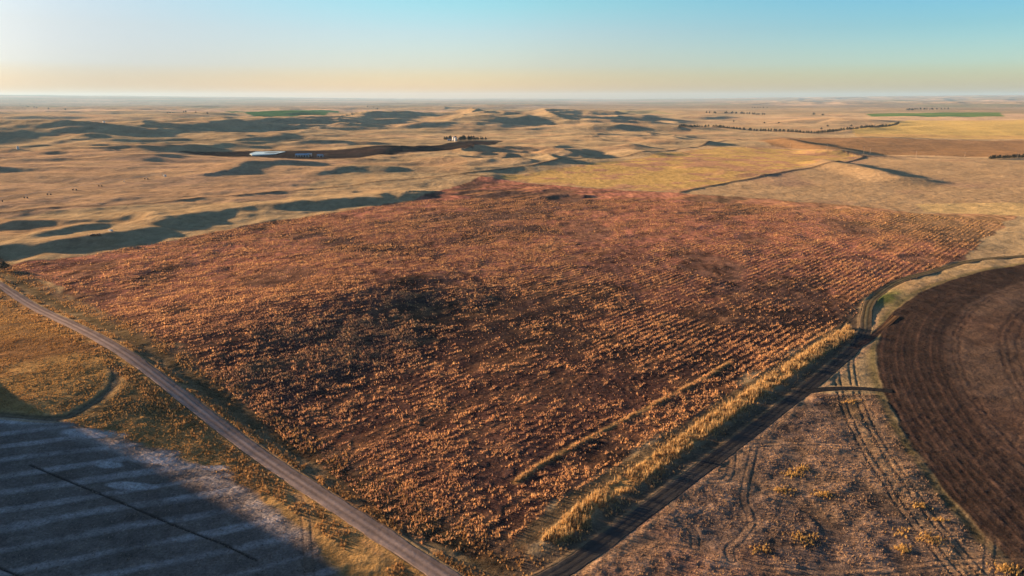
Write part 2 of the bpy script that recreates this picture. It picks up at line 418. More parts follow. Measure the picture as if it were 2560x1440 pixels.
def surface(X, Y, sp):
    """height and colour of the ground. sp = local mesh spacing (detail finer than it is left out)"""
    r = np.hypot(X, Y)
    z = macro(X, Y)
    def f(lam): return (1 - sst(lam * 0.22, lam * 0.6, sp))
    v = X * n2[0] + Y * n2[1]; u = X * d2[0] + Y * d2[1]
    n_s = vnoise(X / 1.5, Y / 1.5, 101) * f(1.5)
    n_m = fbm(X / 5.5, Y / 5.5, 102, 2) * f(4)
    n_l = fbm(X / 26, Y / 26, 103, 3)
    n_x = fbm(X / 110, Y / 110, 104, 3)
    n_xx = fbm(X / 520, Y / 400, 105, 4)
    n_far = fbm(X / 2600, Y / 1500, 106, 4)
    streak = fbm(u / 60, v / 7, 107, 3)          # drawn out along the rows
    col = np.empty(X.shape + (3,), np.float32)
    def C(*c): return np.array(c, np.float32)
    def mix(m, c):
        m = np.asarray(m, np.float32)
        col[...] = col + (np.asarray(c, np.float32) - col) * m[..., None]
    col[...] = C(0.29, 0.22, 0.125)
    # prairie: mixed grass
    mix(0.6 * sst(-0.1, 0.6, n_x), C(0.26, 0.155, 0.085))
    mix(0.5 * sst(0.0, 0.6, -n_xx), C(0.40, 0.28, 0.15))
    mix(0.55 * sst(0.1, 0.6, n_l) * (1 - sst(2500, 6000, r)), C(0.21, 0.14, 0.07))
    stk = fbm(X / 330, Y / 90, 153, 4, .6); far1 = sst(550, 1200, r)
    mix(0.55 * far1 * sst(0.0, 0.45, stk), C(0.17, 0.14, 0.085))
    mix(0.40 * far1 * sst(0.1, 0.5, -stk), C(0.37, 0.25, 0.15))
    mix(0.5 * far1 * sst(0.1, 0.45, fbm(X / 75, Y / 32, 154, 4, .65)), C(0.16, 0.12, 0.075))
    mix(0.7 * sst(0.05, 0.45, n_far) * sst(2500, 6000, r), C(0.22, 0.17, 0.10))
    mix(0.7 * sst(0.1, 0.5, -n_far) * sst(2500, 6000, r), C(0.42, 0.29, 0.19))
    fld = vnoise(np.floor(X / 1600 + 0.3) * 7.7, np.floor(Y / 1600) * 3.3, 201)       # square sections far off
    mix(0.45 * (fld > 0.35) * sst(3500, 5000, r), C(0.19, 0.15, 0.09))
    mix(0.4 * (fld < -0.55) * sst(3500, 5000, r), C(0.10, 0.13, 0.05))
    hgt = 0.07 * n_s + 0.15 * n_m + 0.35 * n_l
    fuzz = 0.30 * (1 - 0.65 * sst(3000, 12000, r)) * (1 + 0.5 * n_l * (1 - sst(1500, 4000, r)) + 0.4 * n_xx)
    def fz(m, v):
        nonlocal fuzz
        fuzz = fuzz + (v - fuzz) * m
    # grass beside road one, on the left
    d_1, s_1 = near_line(X, Y, road1, 400)
    leftside = ((s_1 > 0) & (d_1 < 380) & (r < 700)).astype(np.float32)
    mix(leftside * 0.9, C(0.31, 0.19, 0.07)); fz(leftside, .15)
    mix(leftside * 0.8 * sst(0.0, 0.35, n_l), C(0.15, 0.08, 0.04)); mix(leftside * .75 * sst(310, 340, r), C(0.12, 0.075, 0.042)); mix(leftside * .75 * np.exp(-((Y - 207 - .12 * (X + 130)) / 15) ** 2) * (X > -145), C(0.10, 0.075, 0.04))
    mix(leftside * 0.6 * sst(0.0, 0.35, -n_x), C(0.24, 0.15, 0.075))
    # fields
    m = inside(X, Y, Z_FARDRY, 8, 12, 60); mix(m * 0.7, C(0.31, 0.205, 0.12)); mix(m * 0.5 * sst(0, .4, fbm(u / 90, v / 25, 110, 3)), C(0.24, 0.165, 0.115))
    m = inside(X, Y, Z_GOLD, 3, 3, 25); mix(m, C(0.38, 0.26, 0.095)); fz(m, .26); mix(m * 0.8 * sst(-0.15, 0.4, n_l + 0.5 * n_x), C(0.27, 0.15, 0.10))
    m = inside(X, Y, Z_TAN, 3, 2, 25); mix(m, C(0.33, 0.23, 0.125)); fz(m, .20); mix(m * 0.6 * sst(-.1, .5, n_x), C(0.27, 0.17, 0.12)); mix(m * 0.5 * sst(.0, .5, streak), C(0.38, 0.27, 0.15))
    m = inside(X, Y, Z_PALE, 2); mix(m, C(0.46, 0.33, 0.15))
    m = inside(X, Y, Z_BROWN, 4, 3, 30); mix(m, C(0.23, 0.14, 0.07)); fz(m, .16); mix(m * 0.5 * sst(-.1, .5, n_xx), C(0.29, 0.17, 0.075))
    m = inside(X, Y, Z_YEL, 6, 6, 60); mix(m, C(0.40, 0.29, 0.10)); fz(m, .24); mix(m * .6 * sst(0, .5, n_xx), C(0.36, 0.22, 0.10))
    m = inside(X, Y, Z_GRL, 10, 10, 100); mix(m, C(0.05, 0.13, 0.035)); fz(m, .08)
    m = inside(X, Y, Z_GRR, 10, 10, 100); mix(m, C(0.12, 0.19, 0.04)); fz(m, .1); mix(m * .6 * sst(0, .3, n_xx), C(0.05, 0.14, 0.04))
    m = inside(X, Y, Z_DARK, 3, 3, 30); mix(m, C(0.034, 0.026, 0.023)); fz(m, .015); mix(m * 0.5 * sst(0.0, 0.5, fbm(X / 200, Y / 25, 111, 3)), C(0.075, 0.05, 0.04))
    # the big weedy field
    mm = inside(X, Y, Z_MAIN, 2.0 + .006 * 0, 6.5, 22)
    lam = 3.4; fz(mm, 0.05 + 0.30 * sst(300, 560, r))
    bend = 0.9 * fbm(u / 45, v / 30, 112, 2)
    row = np.sin((v + bend) * 2 * math.pi / lam) * f(lam * 1.1)
    row2 = np.sin((v * 0.995 + 0.4 * bend) * 2 * math.pi / 1.7) * f(1.6)
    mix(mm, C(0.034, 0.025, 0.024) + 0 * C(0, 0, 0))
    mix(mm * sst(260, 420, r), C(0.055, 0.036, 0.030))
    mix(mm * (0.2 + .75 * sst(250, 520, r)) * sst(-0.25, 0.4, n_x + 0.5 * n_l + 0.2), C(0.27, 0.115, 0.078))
    mix(mm * (.25 + .3 * sst(250, 520, r)) * sst(0.05, 0.5, streak), C(0.33, 0.17, 0.075))
    mix(mm * (0.75 - .45 * sst(380, 560, r)) * sst(0.05, 0.55, -fbm(X / 70 + 9, Y / 70, 113, 3) - 0.3 * n_l), C(0.085, 0.05, 0.04))
    mix(mm * (.15 + .3 * sst(250, 520, r)) * sst(0.1, 0.6, n_m), C(0.36, 0.19, 0.08))
    rk = 0.15 + 0.85 * sst(-0.25, 0.45, fbm(X / 120 + 4, Y / 120, 122, 2) + 0.0035 * (u - 260))
    mix(mm * 0.45 * rk * sst(0.1, 0.9, -row), C(0.075, 0.04, 0.03))
    hgt = hgt * (1 - mm) + mm * (0.07 * rk * row + 0.04 * rk * row2 + 0.09 * n_s + 0.10 * n_m + 0.30 * n_l)
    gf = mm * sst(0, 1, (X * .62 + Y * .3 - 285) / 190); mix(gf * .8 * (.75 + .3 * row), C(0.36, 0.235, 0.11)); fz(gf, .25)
    for cx, cy, rx, ry in PW:
        e = np.hypot((X - cx) / rx, (Y - cy) / ry) + 0.3 * fbm(X / 14, Y / 14, 114, 3)
        k = 1 - sst(0.75, 1.05, e)
        mix(k * 0.75, C(0.10, 0.06, 0.042)); hgt = hgt * (1 - 0.75 * k) - 0.12 * k
    # worn corner of the field, olive mown band, strip of tall grass
    m = inside(X, Y, Z_MOW, 1.0, 1.2, 8); mix(m * .9, C(0.13, 0.092, 0.05)); fz(m, .06); mix(m * .5 * sst(0, .5, streak), C(0.22, 0.15, 0.07)); hgt = hgt * (1 - .75 * m)
    m = inside(X, Y, Z_STRIP, 0.8, 0.8, 5); mix(m, C(0.36, 0.22, 0.08)); hgt = hgt * (1 - m) + m * (0.12 + 0.2 * n_s)
    d, _ = near_line(X, Y, L_GOLD2, 12); m = np.exp(-(d / 1.1) ** 2); mix(m * .8, C(0.40, 0.24, 0.09)); hgt = hgt + 0.1 * m
    # lower left mown field with pale swaths
    m = inside(X, Y, Z_LOWL, 1.5, 2.5, 10)
    mix(m, C(0.165, 0.135, 0.115)); fz(m, .06)
    a = np.array([math.sin(R(66)), math.cos(R(66))]); vv = X * a[1] - Y * a[0]; uu = X * a[0] + Y * a[1]
    sw = np.sin(vv * 2 * math.pi / 8.6 + 1.2 * fbm(uu / 30, vv / 12, 115, 2)) + 0.8 * fbm(uu / 22, vv / 5, 116, 3)
    mix(np.clip(m * (0.66 + .25 * n_x + .3 * n_l), 0, 1) * sst(0.1, 1.1, sw), C(0.40, 0.36, 0.34)); mix(m * 0.6 * sst(0.0, .5, n_l + .5 * n_m), C(0.085, 0.065, 0.055))
    d, _ = near_line(X, Y, LL_RIM, 14); mix(m * .6 * np.exp(-((d - 3.2) / 3.0) ** 2) * (.8 + .5 * n_m), C(.42, .36, .32))
    hgt = hgt * (1 - .45 * m)
    for cx, cy, rx, ry in WW:
        e = np.hypot((X - cx) / rx, (Y - cy) / ry) + 0.45 * fbm(X / 6, Y / 6, 117, 3)
        k = (1 - sst(0.6, 1.05, e)); mix(k * .8, C(0.48, 0.44, 0.42)); hgt = hgt * (1 - .7 * k)
    for L in LOW_LINE:
        d, _ = near_line(X, Y, L, 10); k = np.exp(-(d / 0.35) ** 2); mix(k, C(0.04, 0.03, 0.025)); hgt = hgt - 0.25 * k
    # lower right rough pasture
    m = inside(X, Y, Z_LOWR, 1.0, 1.5, 8)
    mix(m, C(0.165, 0.118, 0.092)); fz(m, .08); mix(m * .75 * sst(.05, .4, fbm(X / 11, Y / 11, 161, 3)), C(0.085, 0.06, 0.045)); mix(m * .7 * sst(-.1, .5, n_l), C(0.20, 0.11, 0.075)); mix(m * .5 * sst(.0, .5, -fbm(X / 17, Y / 17, 118, 3)), C(0.30, 0.20, 0.12))
    mix(m * .6 * sst(.15, .6, n_m), C(0.33, 0.22, 0.15)); hgt = hgt * (1 + .25 * m)
    # ploughed circle
    rc = np.hypot(X - CX, Y - CY)
    e = CR - rc + 0.8 * fbm(X / 9, Y / 9, 119, 2)
    m = sst(-.6, .6, e).astype(np.float32)
    ring = np.sin(rc * 2 * math.pi / 2.5 + .5 * n_l) * f(2.4) + .4 * np.sin(rc * 2 * math.pi / 5.9)
    mix(m, C(0.112, 0.076, 0.055)); fz(m, .05)
    mix(m * .6 * sst(0.0, 0.6, fbm(X / 60, Y / 9, 120, 3)), C(0.125, 0.085, 0.058))
    mix(m * .5 * sst(.1, .5, n_l), C(0.075, 0.042, 0.03))
    rim = sst(27, 23, e) if False else (1 - sst(23, 27, e))
    mix(m * rim * .85, C(0.036, 0.025, 0.021)); mix(m * rim * .42 * sst(.1, 1.1, ring), C(0.12, 0.07, 0.05))
    hgt = hgt * (1 - m) + m * (0.06 * n_s + .1 * n_m + rim * 0.012 * ring)
    for q in (27.5, 29.6, 44, 46.5, 50):
        k = np.exp(-((e - q) / 0.7) ** 2) * m; mix(k * .5, C(0.040, 0.026, 0.022)); hgt = hgt - .05 * k
    mix((1 - m) * np.exp(-((rc - CR - 1.5) / 2.2) ** 2) * .75, C(0.075, 0.07, 0.03))
    k = np.exp(-((rc - CR - 11) / 5.5) ** 2) * (1 - m) * (n_l * 0.3 + 0.8)
    mix(np.clip(k, 0, 1) * .55, C(0.29, 0.205, 0.10))
    for q in (8.0, 10.0, 13.5, 15.5):
        kk = np.exp(-((rc - CR - q) / .4) ** 2) * (Y < 330); mix(kk * .7, C(0.10, 0.07, 0.05)); hgt = hgt - .12 * kk
    # green flush where the tracks meet
    gx, gy = G2[0]
    k = np.exp(-(((X - gx) * d2[0] + (Y - gy) * d2[1]) / 17) ** 2 - (((X - gx) * n2[0] + (Y - gy) * n2[1]) / 5.5) ** 2)
    mix(np.clip(k * (1.1 + .8 * n_m), 0, .9), C(0.075, 0.10, 0.025))
    # field edge lines with weeds
    for L in L_FENCE:
        d, _ = near_line(X, Y, L, 60); w = 2.0 + r * 0.0012
        k = np.exp(-(d / w) ** 2); mix(k * .9, C(0.07, 0.045, 0.032)); hgt = hgt + .8 * k
    # ditches and verges
    k = np.exp(-((d_1 - 11.0) / 7.0) ** 2) * (s_1 < 0); mix(np.clip(k * (0.9 + .5 * n_m), 0, .9), C(0.06, 0.045, 0.024)); hgt = hgt - .9 * k
    k = np.exp(-((d_1 - 4.6) / 1.3) ** 2); mix(k * .6 * (0.6 + .6 * n_s), C(0.27, 0.16, 0.075)); hgt = hgt - .15 * k
    k = np.exp(-((d_1 - 15.5) / 2.5) ** 2) * (s_1 < 0); mix(k * .8, C(0.10, 0.065, 0.045))
    d_2, s_2 = near_line(X, Y, road2, 60)
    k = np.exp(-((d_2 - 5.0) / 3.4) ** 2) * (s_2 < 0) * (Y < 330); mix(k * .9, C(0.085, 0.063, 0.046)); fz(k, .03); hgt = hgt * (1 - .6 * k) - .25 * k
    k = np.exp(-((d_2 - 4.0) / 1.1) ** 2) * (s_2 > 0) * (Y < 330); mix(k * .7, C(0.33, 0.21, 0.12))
    for T in TRACKS:
        d, _ = near_line(X, Y, T, 8)
        k = np.exp(-((np.abs(d) - 0.95) / .33) ** 2); mix(k * .5, C(0.10, 0.065, 0.05)); hgt = hgt - .09 * k
        k = np.exp(-(d / 2.0) ** 2); mix(k * .25, C(0.30, 0.2, 0.12)); hgt = hgt * (1 - .5 * k)
    d, _ = near_line(X, Y, TRACKS[8], 10)
    k = np.exp(-(d / 2.1) ** 2); mix(k * .85, C(0.10, 0.08, 0.055)); k = np.exp(-((d - 2.6) / .8) ** 2); mix(k * .6, C(.42, .28, .12))
    k = np.exp(-(d / .5) ** 2); mix(k * .5, C(0.26, 0.19, 0.11)); hgt = hgt - .3 * np.exp(-(d / 1.8) ** 2)
    # room for the roads
    for L, w in ((road1, W1), (road2, W2), (spur, 3.2), (drive, 3.4)):
        d, _ = near_line(X, Y, L, 20)
        k = 1 - sst(w / 2 + .1, w / 2 + 1.3, d); hgt = hgt * (1 - k)
        z = z - 0.35 * (1 - sst(w / 2 - .6, w / 2 - .1, d))
    left_ = 1 - .65 * sst(-2, 12, np.degrees(np.arctan2(X, Y)))
    mid = sst(230, 420, r) * (1 - sst(1000, 1500, r)); far2 = sst(800, 1500, r)
    tx = vnoise(X / 2.3, Y / 5.5, 181) + .7 * vnoise(X / 4.6, Y / 13, 182)
    tf = vnoise(X / 9, Y / 38, 183) + vnoise(X / 28, Y / 80, 184)
    rr = (1 + 0.16 * n_s + 0.20 * n_m + 0.12 * n_l + (.14 + .26 * mm) * mid * tx + .12 * far2 * tf * left_)
    col *= np.clip(rr, 0.4, 1.6)[..., None]
    # relief that grows with distance, so that low sun keeps raking over it
    for lam_, amp, sd in ((14, .28, 130), (45, .7, 131), (140, 1.5, 132)):
        hgt = hgt + (1 + (1.5 * left_ - .6) * (1 - mm) * sst(420, 520, r) * (1 - sst(2500, 4000, r))) * f(lam_) * 1.25 * amp * sst(lam_ * 12, lam_ * 34, r) * vnoise(X / lam_, Y / lam_, sd)
    return z + hgt, np.concatenate([np.clip(col, 0.01, 0.8), np.clip(fuzz, 0, 1)[..., None].astype(np.float32)], -1)
G2 = G([(2215, 745)])

def ground_z(x, y):
    """height of the finished ground at single points"""
    X = np.atleast_1d(np.array(x, float)); Y = np.atleast_1d(np.array(y, float))
    r = np.hypot(X, Y)
    return surface(X, Y, spacing(r))[0]

def spacing(r):
    return np.minimum(r * r / HCAM * 7.2e-4, r * 0.0062)

# ------------------------------------------------------------------ materials
def nodes(name):
    m = bpy.data.materials.new(name); m.use_nodes = True
    nt = m.node_tree; nt.nodes.clear()
    return m, nt, nt.nodes.new("ShaderNodeOutputMaterial")

def ground_material(name, bump=0.5, dist=0.6, fine=1.0, sheen=0.0):
    m, nt, out = nodes(name)
    N, L = nt.nodes, nt.links
    b = N.new("ShaderNodeBsdfPrincipled"); b.inputs['Roughness'].default_value = 1.0; b.inputs['Specular IOR Level'].default_value = 0.0
    b.inputs['Sheen Weight'].default_value = sheen; b.inputs['Sheen Roughness'].default_value = .55
    if sheen > 0: af = N.new("ShaderNodeAttribute"); af.attribute_name = "tone"; L.new(af.outputs['Alpha'], b.inputs['Sheen Weight'])
    at = N.new("ShaderNodeAttribute"); at.attribute_name = "tone"
    geo = N.new("ShaderNodeNewGeometry")
    n1 = N.new("ShaderNodeTexNoise"); n1.inputs['Scale'].default_value = 1.6; n1.inputs['Detail'].default_value = 5; n1.inputs['Roughness'].default_value = .7
    n2_ = N.new("ShaderNodeTexNoise"); n2_.inputs['Scale'].default_value = 0.11; n2_.inputs['Detail'].default_value = 7; n2_.inputs['Roughness'].default_value = .65
    L.new(geo.outputs['Position'], n1.inputs['Vector']); L.new(geo.outputs['Position'], n2_.inputs['Vector'])
    mr = N.new("ShaderNodeMapRange"); mr.inputs[1].default_value = .3; mr.inputs[2].default_value = .7; mr.inputs[3].default_value = 1 - .45 * fine; mr.inputs[4].default_value = 1 + .45 * fine
    L.new(n1.outputs['Fac'], mr.inputs[0])
    mr2 = N.new("ShaderNodeMapRange"); mr2.inputs[1].default_value = .3; mr2.inputs[2].default_value = .7; mr2.inputs[3].default_value = .8; mr2.inputs[4].default_value = 1.2
    L.new(n2_.outputs['Fac'], mr2.inputs[0])
    mul = N.new("ShaderNodeMath"); mul.operation = 'MULTIPLY'
    L.new(mr.outputs[0], mul.inputs[0]); L.new(mr2.outputs[0], mul.inputs[1])
    vm = N.new("ShaderNodeVectorMath"); vm.operation = 'SCALE'
    L.new(at.outputs['Color'], vm.inputs[0]); L.new(mul.outputs[0], vm.inputs['Scale'])
    L.new(vm.outputs[0], b.inputs['Base Color'])
    tv = N.new("ShaderNodeVectorMath"); tv.operation = 'SCALE'; tv.inputs['Scale'].default_value = 1.8; L.new(vm.outputs[0], tv.inputs[0])
    L.new(tv.outputs[0], b.inputs['Sheen Tint'])
    ad = N.new("ShaderNodeMath"); ad.operation = 'MULTIPLY_ADD'; ad.inputs[1].default_value = 6.0
    L.new(n2_.outputs['Fac'], ad.inputs[0]); L.new(n1.outputs['Fac'], ad.inputs[2])
    bp = N.new("ShaderNodeBump"); bp.inputs['Strength'].default_value = bump; bp.inputs['Distance'].default_value = dist
    L.new(ad.outputs[0], bp.inputs['Height']); L.new(bp.outputs[0], b.inputs['Normal'])
    L.new(b.outputs[0], out.inputs['Surface'])
    return m

def grass_material(name, trans=0.35):
    m, nt, out = nodes(name)
    N, L = nt.nodes, nt.links
    at = N.new("ShaderNodeAttribute"); at.attribute_name = "tone"
    d = N.new("ShaderNodeBsdfDiffuse"); t = N.new("ShaderNodeBsdfTranslucent"); mx = N.new("ShaderNodeMixShader")
    mx.inputs[0].default_value = trans
    L.new(at.outputs['Color'], d.inputs['Color']); L.new(at.outputs['Color'], t.inputs['Color'])
    L.new(d.outputs[0], mx.inputs[1]); L.new(t.outputs[0], mx.inputs[2]); L.new(mx.outputs[0], out.inputs['Surface'])
    return m

def paint(name, c, rough=0.6, metal=0.0, var=0.12, scale=3.0):
    m, nt, out = nodes(name)
    N, L = nt.nodes, nt.links
    b = N.new("ShaderNodeBsdfPrincipled"); b.inputs['Roughness'].default_value = rough; b.inputs['Metallic'].default_value = metal
    tc = N.new("ShaderNodeTexCoord"); n = N.new("ShaderNodeTexNoise"); n.inputs['Scale'].default_value = scale; n.inputs['Detail'].default_value = 4
    L.new(tc.outputs['Object'], n.inputs['Vector'])
    mr = N.new("ShaderNodeMapRange"); mr.inputs[1].default_value = .3; mr.inputs[2].default_value = .7; mr.inputs[3].default_value = 1 - var * 2; mr.inputs[4].default_value = 1 + var
    vm = N.new("ShaderNodeVectorMath"); vm.operation = 'SCALE'; vm.inputs[0].default_value = c
    L.new(n.outputs['Fac'], mr.inputs[0]); L.new(mr.outputs[0], vm.inputs['Scale']); L.new(vm.outputs[0], b.inputs['Base Color'])
    L.new(b.outputs[0], out.inputs['Surface'])
    return m

# ------------------------------------------------------------------ mesh helpers
def link(o): sc.collection.objects.link(o); return o
def tag(o, label=None, cat=None, group=None, kind=None):
    if label: o['label'] = label
    if cat: o['category'] = cat
    if group: o['group'] = group
    if kind: o['kind'] = kind
    return o

def np_mesh(name, verts, faces, mat, tone=None, smooth=True, parent=None):
    """faces: int array (n,3) or (n,4)"""
    me = bpy.data.meshes.new(name)
    nv = len(verts); nf, k = faces.shape
    me.vertices.add(nv); me.vertices.foreach_set("co", np.ascontiguousarray(verts, np.float32).ravel())
    me.loops.add(nf * k); me.loops.foreach_set("vertex_index", np.ascontiguousarray(faces, np.int32).ravel())
    me.polygons.add(nf); me.polygons.foreach_set("loop_start", np.arange(0, nf * k, k, dtype=np.int32))
    if smooth: me.polygons.foreach_set("use_smooth", np.ones(nf, bool))
    if tone is not None:
        a = me.attributes.new("tone", 'FLOAT_COLOR', 'POINT')
        c = np.ones((nv, 4), np.float32); c[:, :tone.shape[1]] = tone
        a.data.foreach_set("color", c.ravel())
    me.update(calc_edges=True)
    me.materials.append(mat)
    o = link(bpy.data.objects.new(name, me))
    if parent is not None: o.parent = parent
    return o

class MB:
    """collects simple solids, then links them as one mesh object"""
    def __init__(s): s.v = []; s.f = []
    def box(s, c, d, rz=0.0):
        cx, cy, cz = c; dx, dy, dz = d[0] / 2, d[1] / 2, d[2] / 2
        b = len(s.v); ca, sa = math.cos(rz), math.sin(rz)
        for z in (-dz, dz):
            for x, y in ((-dx, -dy), (dx, -dy), (dx, dy), (-dx, dy)):
                s.v.append((cx + x * ca - y * sa, cy + x * sa + y * ca, cz + z))
        s.f += [(b, b+3, b+2, b+1), (b+4, b+5, b+6, b+7), (b, b+1, b+5, b+4), (b+1, b+2, b+6, b+5), (b+2, b+3, b+7, b+6), (b+3, b, b+4, b+7)]
        return s
    def tube(s, a, b_, r0, r1=None, n=8):
        a = Vector(a); b_ = Vector(b_); r1 = r0 if r1 is None else r1
        d = (b_ - a).normalized(); x = d.orthogonal().normalized(); y = d.cross(x); b = len(s.v)
        for p, r in ((a, r0), (b_, r1)):
            for k in range(n):
                t = 2 * math.pi * k / n; q = p + (x * math.cos(t) + y * math.sin(t)) * r; s.v.append(tuple(q))
        for k in range(n): s.f.append((b + k, b + (k+1) % n, b + n + (k+1) % n, b + n + k))
        s.f.append(tuple(b + n - 1 - k for k in range(n))); s.f.append(tuple(b + n + k for k in range(n)))
        return s
    def prism(s, prof, y0, y1):
        """profile of (x, z) drawn out along y"""
        b = len(s.v); n = len(prof)
        for y in (y0, y1):
            for x, z in prof: s.v.append((x, y, z))
        for k in range(n): s.f.append((b + k, b + (k+1) % n, b + n + (k+1) % n, b + n + k))
        s.f.append(tuple(b + n - 1 - k for k in range(n))); s.f.append(tuple(b + n + k for k in range(n)))
        return s
    def build(s, name, mat, parent=None):
        me = bpy.data.meshes.new(name); me.from_pydata(s.v, [], s.f); me.update(); me.materials.append(mat)
        o = link(bpy.data.objects.new(name, me))
        if parent is not None: o.parent = parent
        return o

def empty(name, x, y, z=None, rz=0.0):
    o = link(bpy.data.objects.new(name, None))
    if z is None: z = float(ground_z(x, y)[0])
    o.location = (x, y, z); o.rotation_euler = (0, 0, rz); o.empty_display_size = 0.5
    return o
def copy_tree(o, parent=None):
    c = o.copy(); sc.collection.objects.link(c)
    if parent is not None: c.parent = parent
    for ch in list(o.children): copy_tree(ch, c)
    return c

# ------------------------------------------------------------------ ground sheet
def build_ground():
    th = np.concatenate([np.radians(np.linspace(-43, 43, 1240)), np.radians(np.linspace(43, 317, 84))[1:-1]])
    rs = [4.0]
    while rs[-1] < 95: rs.append(rs[-1] * 1.12)
    while rs[-1] < 46000: rs.append(rs[-1] + max(0.11, float(spacing(np.array(rs[-1])))) * 1.0)
    rs = np.array(rs); nr, nt_ = len(rs), len(th)
    print("ground", nr, nt_, nr * nt_)
    sp = spacing(rs)
    V = np.empty((nr, nt_, 3), np.float32); Cc = np.empty((nr, nt_, 4), np.float32)
    st, ct = np.sin(th), np.cos(th)
    B = 120
    for i in range(0, nr, B):
        rr = rs[i:i+B, None]
        X = rr * st[None]; Y = rr * ct[None]
        S = np.broadcast_to(sp[i:i+B, None], X.shape)
        z, c = surface(X, Y, S)
        V[i:i+B, :, 0] = X; V[i:i+B, :, 1] = Y; V[i:i+B, :, 2] = z; Cc[i:i+B] = c
    idx = np.arange(nr * nt_).reshape(nr, nt_)
    nx = np.roll(idx, -1, axis=1)
    F = np.stack([idx[:-1], idx[1:], nx[1:], nx[:-1]], -1).reshape(-1, 4)[:, ::1]
    F = F[:, [0, 3, 2, 1]][:, ::-1]
    V = V.reshape(-1, 3); Cc = Cc.reshape(-1, 4)
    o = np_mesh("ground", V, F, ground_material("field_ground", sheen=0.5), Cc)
    # centre piece under the aircraft
    return tag(o, kind='structure')
ground = build_ground()

# ------------------------------------------------------------------ roads as sheets on their beds
def ribbon(name, line, w, mat, crown, tonef, step=0.5, kind='structure', up=0.05):
    p = densify(line, step)
    r = np.hypot(p[:, 0], p[:, 1])
    t = np.gradient(p, axis=0); t /= np.hypot(t[:, 0], t[:, 1])[:, None]
    n = np.stack([t[:, 1], -t[:, 0]], 1)
    m = 25
    s = np.linspace(-.5, .5, m)
    wj = w * (1 + 0.10 * vnoise(np.arange(len(p)) * step / 7.0, np.zeros(len(p)), 9) + 0.05 * vnoise(np.arange(len(p)) * step / 1.7, np.zeros(len(p)), 19))
    X = p[:, None, 0] + n[:, None, 0] * s[None] * wj[:, None]; Y = p[:, None, 1] + n[:, None, 1] * s[None] * wj[:, None]
    z = macro(X, Y) + up + crown(s[None] * wj[:, None] + 0 * X, X, Y)
    edge = (np.abs(s) > .499)[None] + 0 * X
    z = z - 0.5 * edge
    c = tonef(s[None] * wj[:, None] + 0 * X, X, Y)
    V = np.stack([X, Y, z], -1).reshape(-1, 3)
    idx = np.arange(len(p) * m).reshape(len(p), m)
    F = np.stack([idx[:-1, :-1], idx[:-1, 1:], idx[1:, 1:], idx[1:, :-1]], -1).reshape(-1, 4)
    o = np_mesh(name, V, F, mat, c.reshape(-1, 3))
    if kind: tag(o, kind=kind)
    return o

road_mat = ground_material("road_gravel", 0.35, 0.08, 0.35)
def crown1(s, X, Y):
    return 0.10 * np.cos(s / W1 * math.pi) - 0.06 * np.exp(-((np.abs(s) - 0.95) / .3) ** 2) + .015 * vnoise(X / .7, Y / .7, 44)
def tone1(s, X, Y):
    c = np.ones(s.shape + (3,)) * np.array([0.30, 0.23, 0.195])
    k = np.exp(-((np.abs(s + .2) - 0.95) / .36) ** 2); c *= (1 - .45 * k)[..., None]
    k = np.exp(-((s + 1.9) / .6) ** 2); c *= (1 - .25 * k)[..., None]
    k = np.exp(-(s / .4) ** 2); c *= (1 + .15 * k)[..., None]
    e = sst(W1 * .40, W1 * .5, np.abs(s)) * (0.6 + .4 * vnoise(X / 1.2, Y / 1.2, 45)); c = c + (np.array([.2, .13, .08]) - c) * e[..., None]
    c *= (1 + .16 * fbm((X * d1[0] + Y * d1[1]) / 9, (X * d1[1] - Y * d1[0]) / .8, 46, 3))[..., None]
    return c
ribbon("gravel_road", road1, W1, road_mat, crown1, tone1)
def crown2(s, X, Y):
    return -0.035 * np.exp(-((np.abs(s) - 0.85) / .35) ** 2) + .02 * vnoise(X / .8, Y / .8, 47)
def tone2(s, X, Y):
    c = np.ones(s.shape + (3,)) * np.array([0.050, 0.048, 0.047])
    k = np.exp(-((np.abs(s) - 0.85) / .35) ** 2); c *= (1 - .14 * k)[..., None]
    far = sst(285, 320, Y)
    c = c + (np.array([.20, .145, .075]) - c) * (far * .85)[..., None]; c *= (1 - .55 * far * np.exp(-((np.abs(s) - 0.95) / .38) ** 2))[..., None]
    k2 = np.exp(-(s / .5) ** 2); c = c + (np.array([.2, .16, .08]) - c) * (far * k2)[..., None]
    e = sst(W2 * .33, W2 * .48, np.abs(s) + .3 * vnoise(X / 1.1, Y / 1.1, 49)); c = c + (np.array([.17, .12, .075]) - c) * (e * (.35 + .55 * far))[..., None]
    c *= (1 + .25 * fbm((X * d2[0] + Y * d2[1]) / 8, (X * n2[0] + Y * n2[1]) / .7, 48, 3))[..., None]
    return c
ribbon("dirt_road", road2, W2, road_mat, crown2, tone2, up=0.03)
ribbon("farm_track", spur, 3.2, road_mat, crown2, lambda s, X, Y: tone2(s, X, Y) * np.array([1.2, .85, .75]), up=0.06)
ribbon("field_driveway", drive, 3.4, road_mat, crown2, lambda s, X, Y: tone2(s, X, Y) * .7, up=0.06)

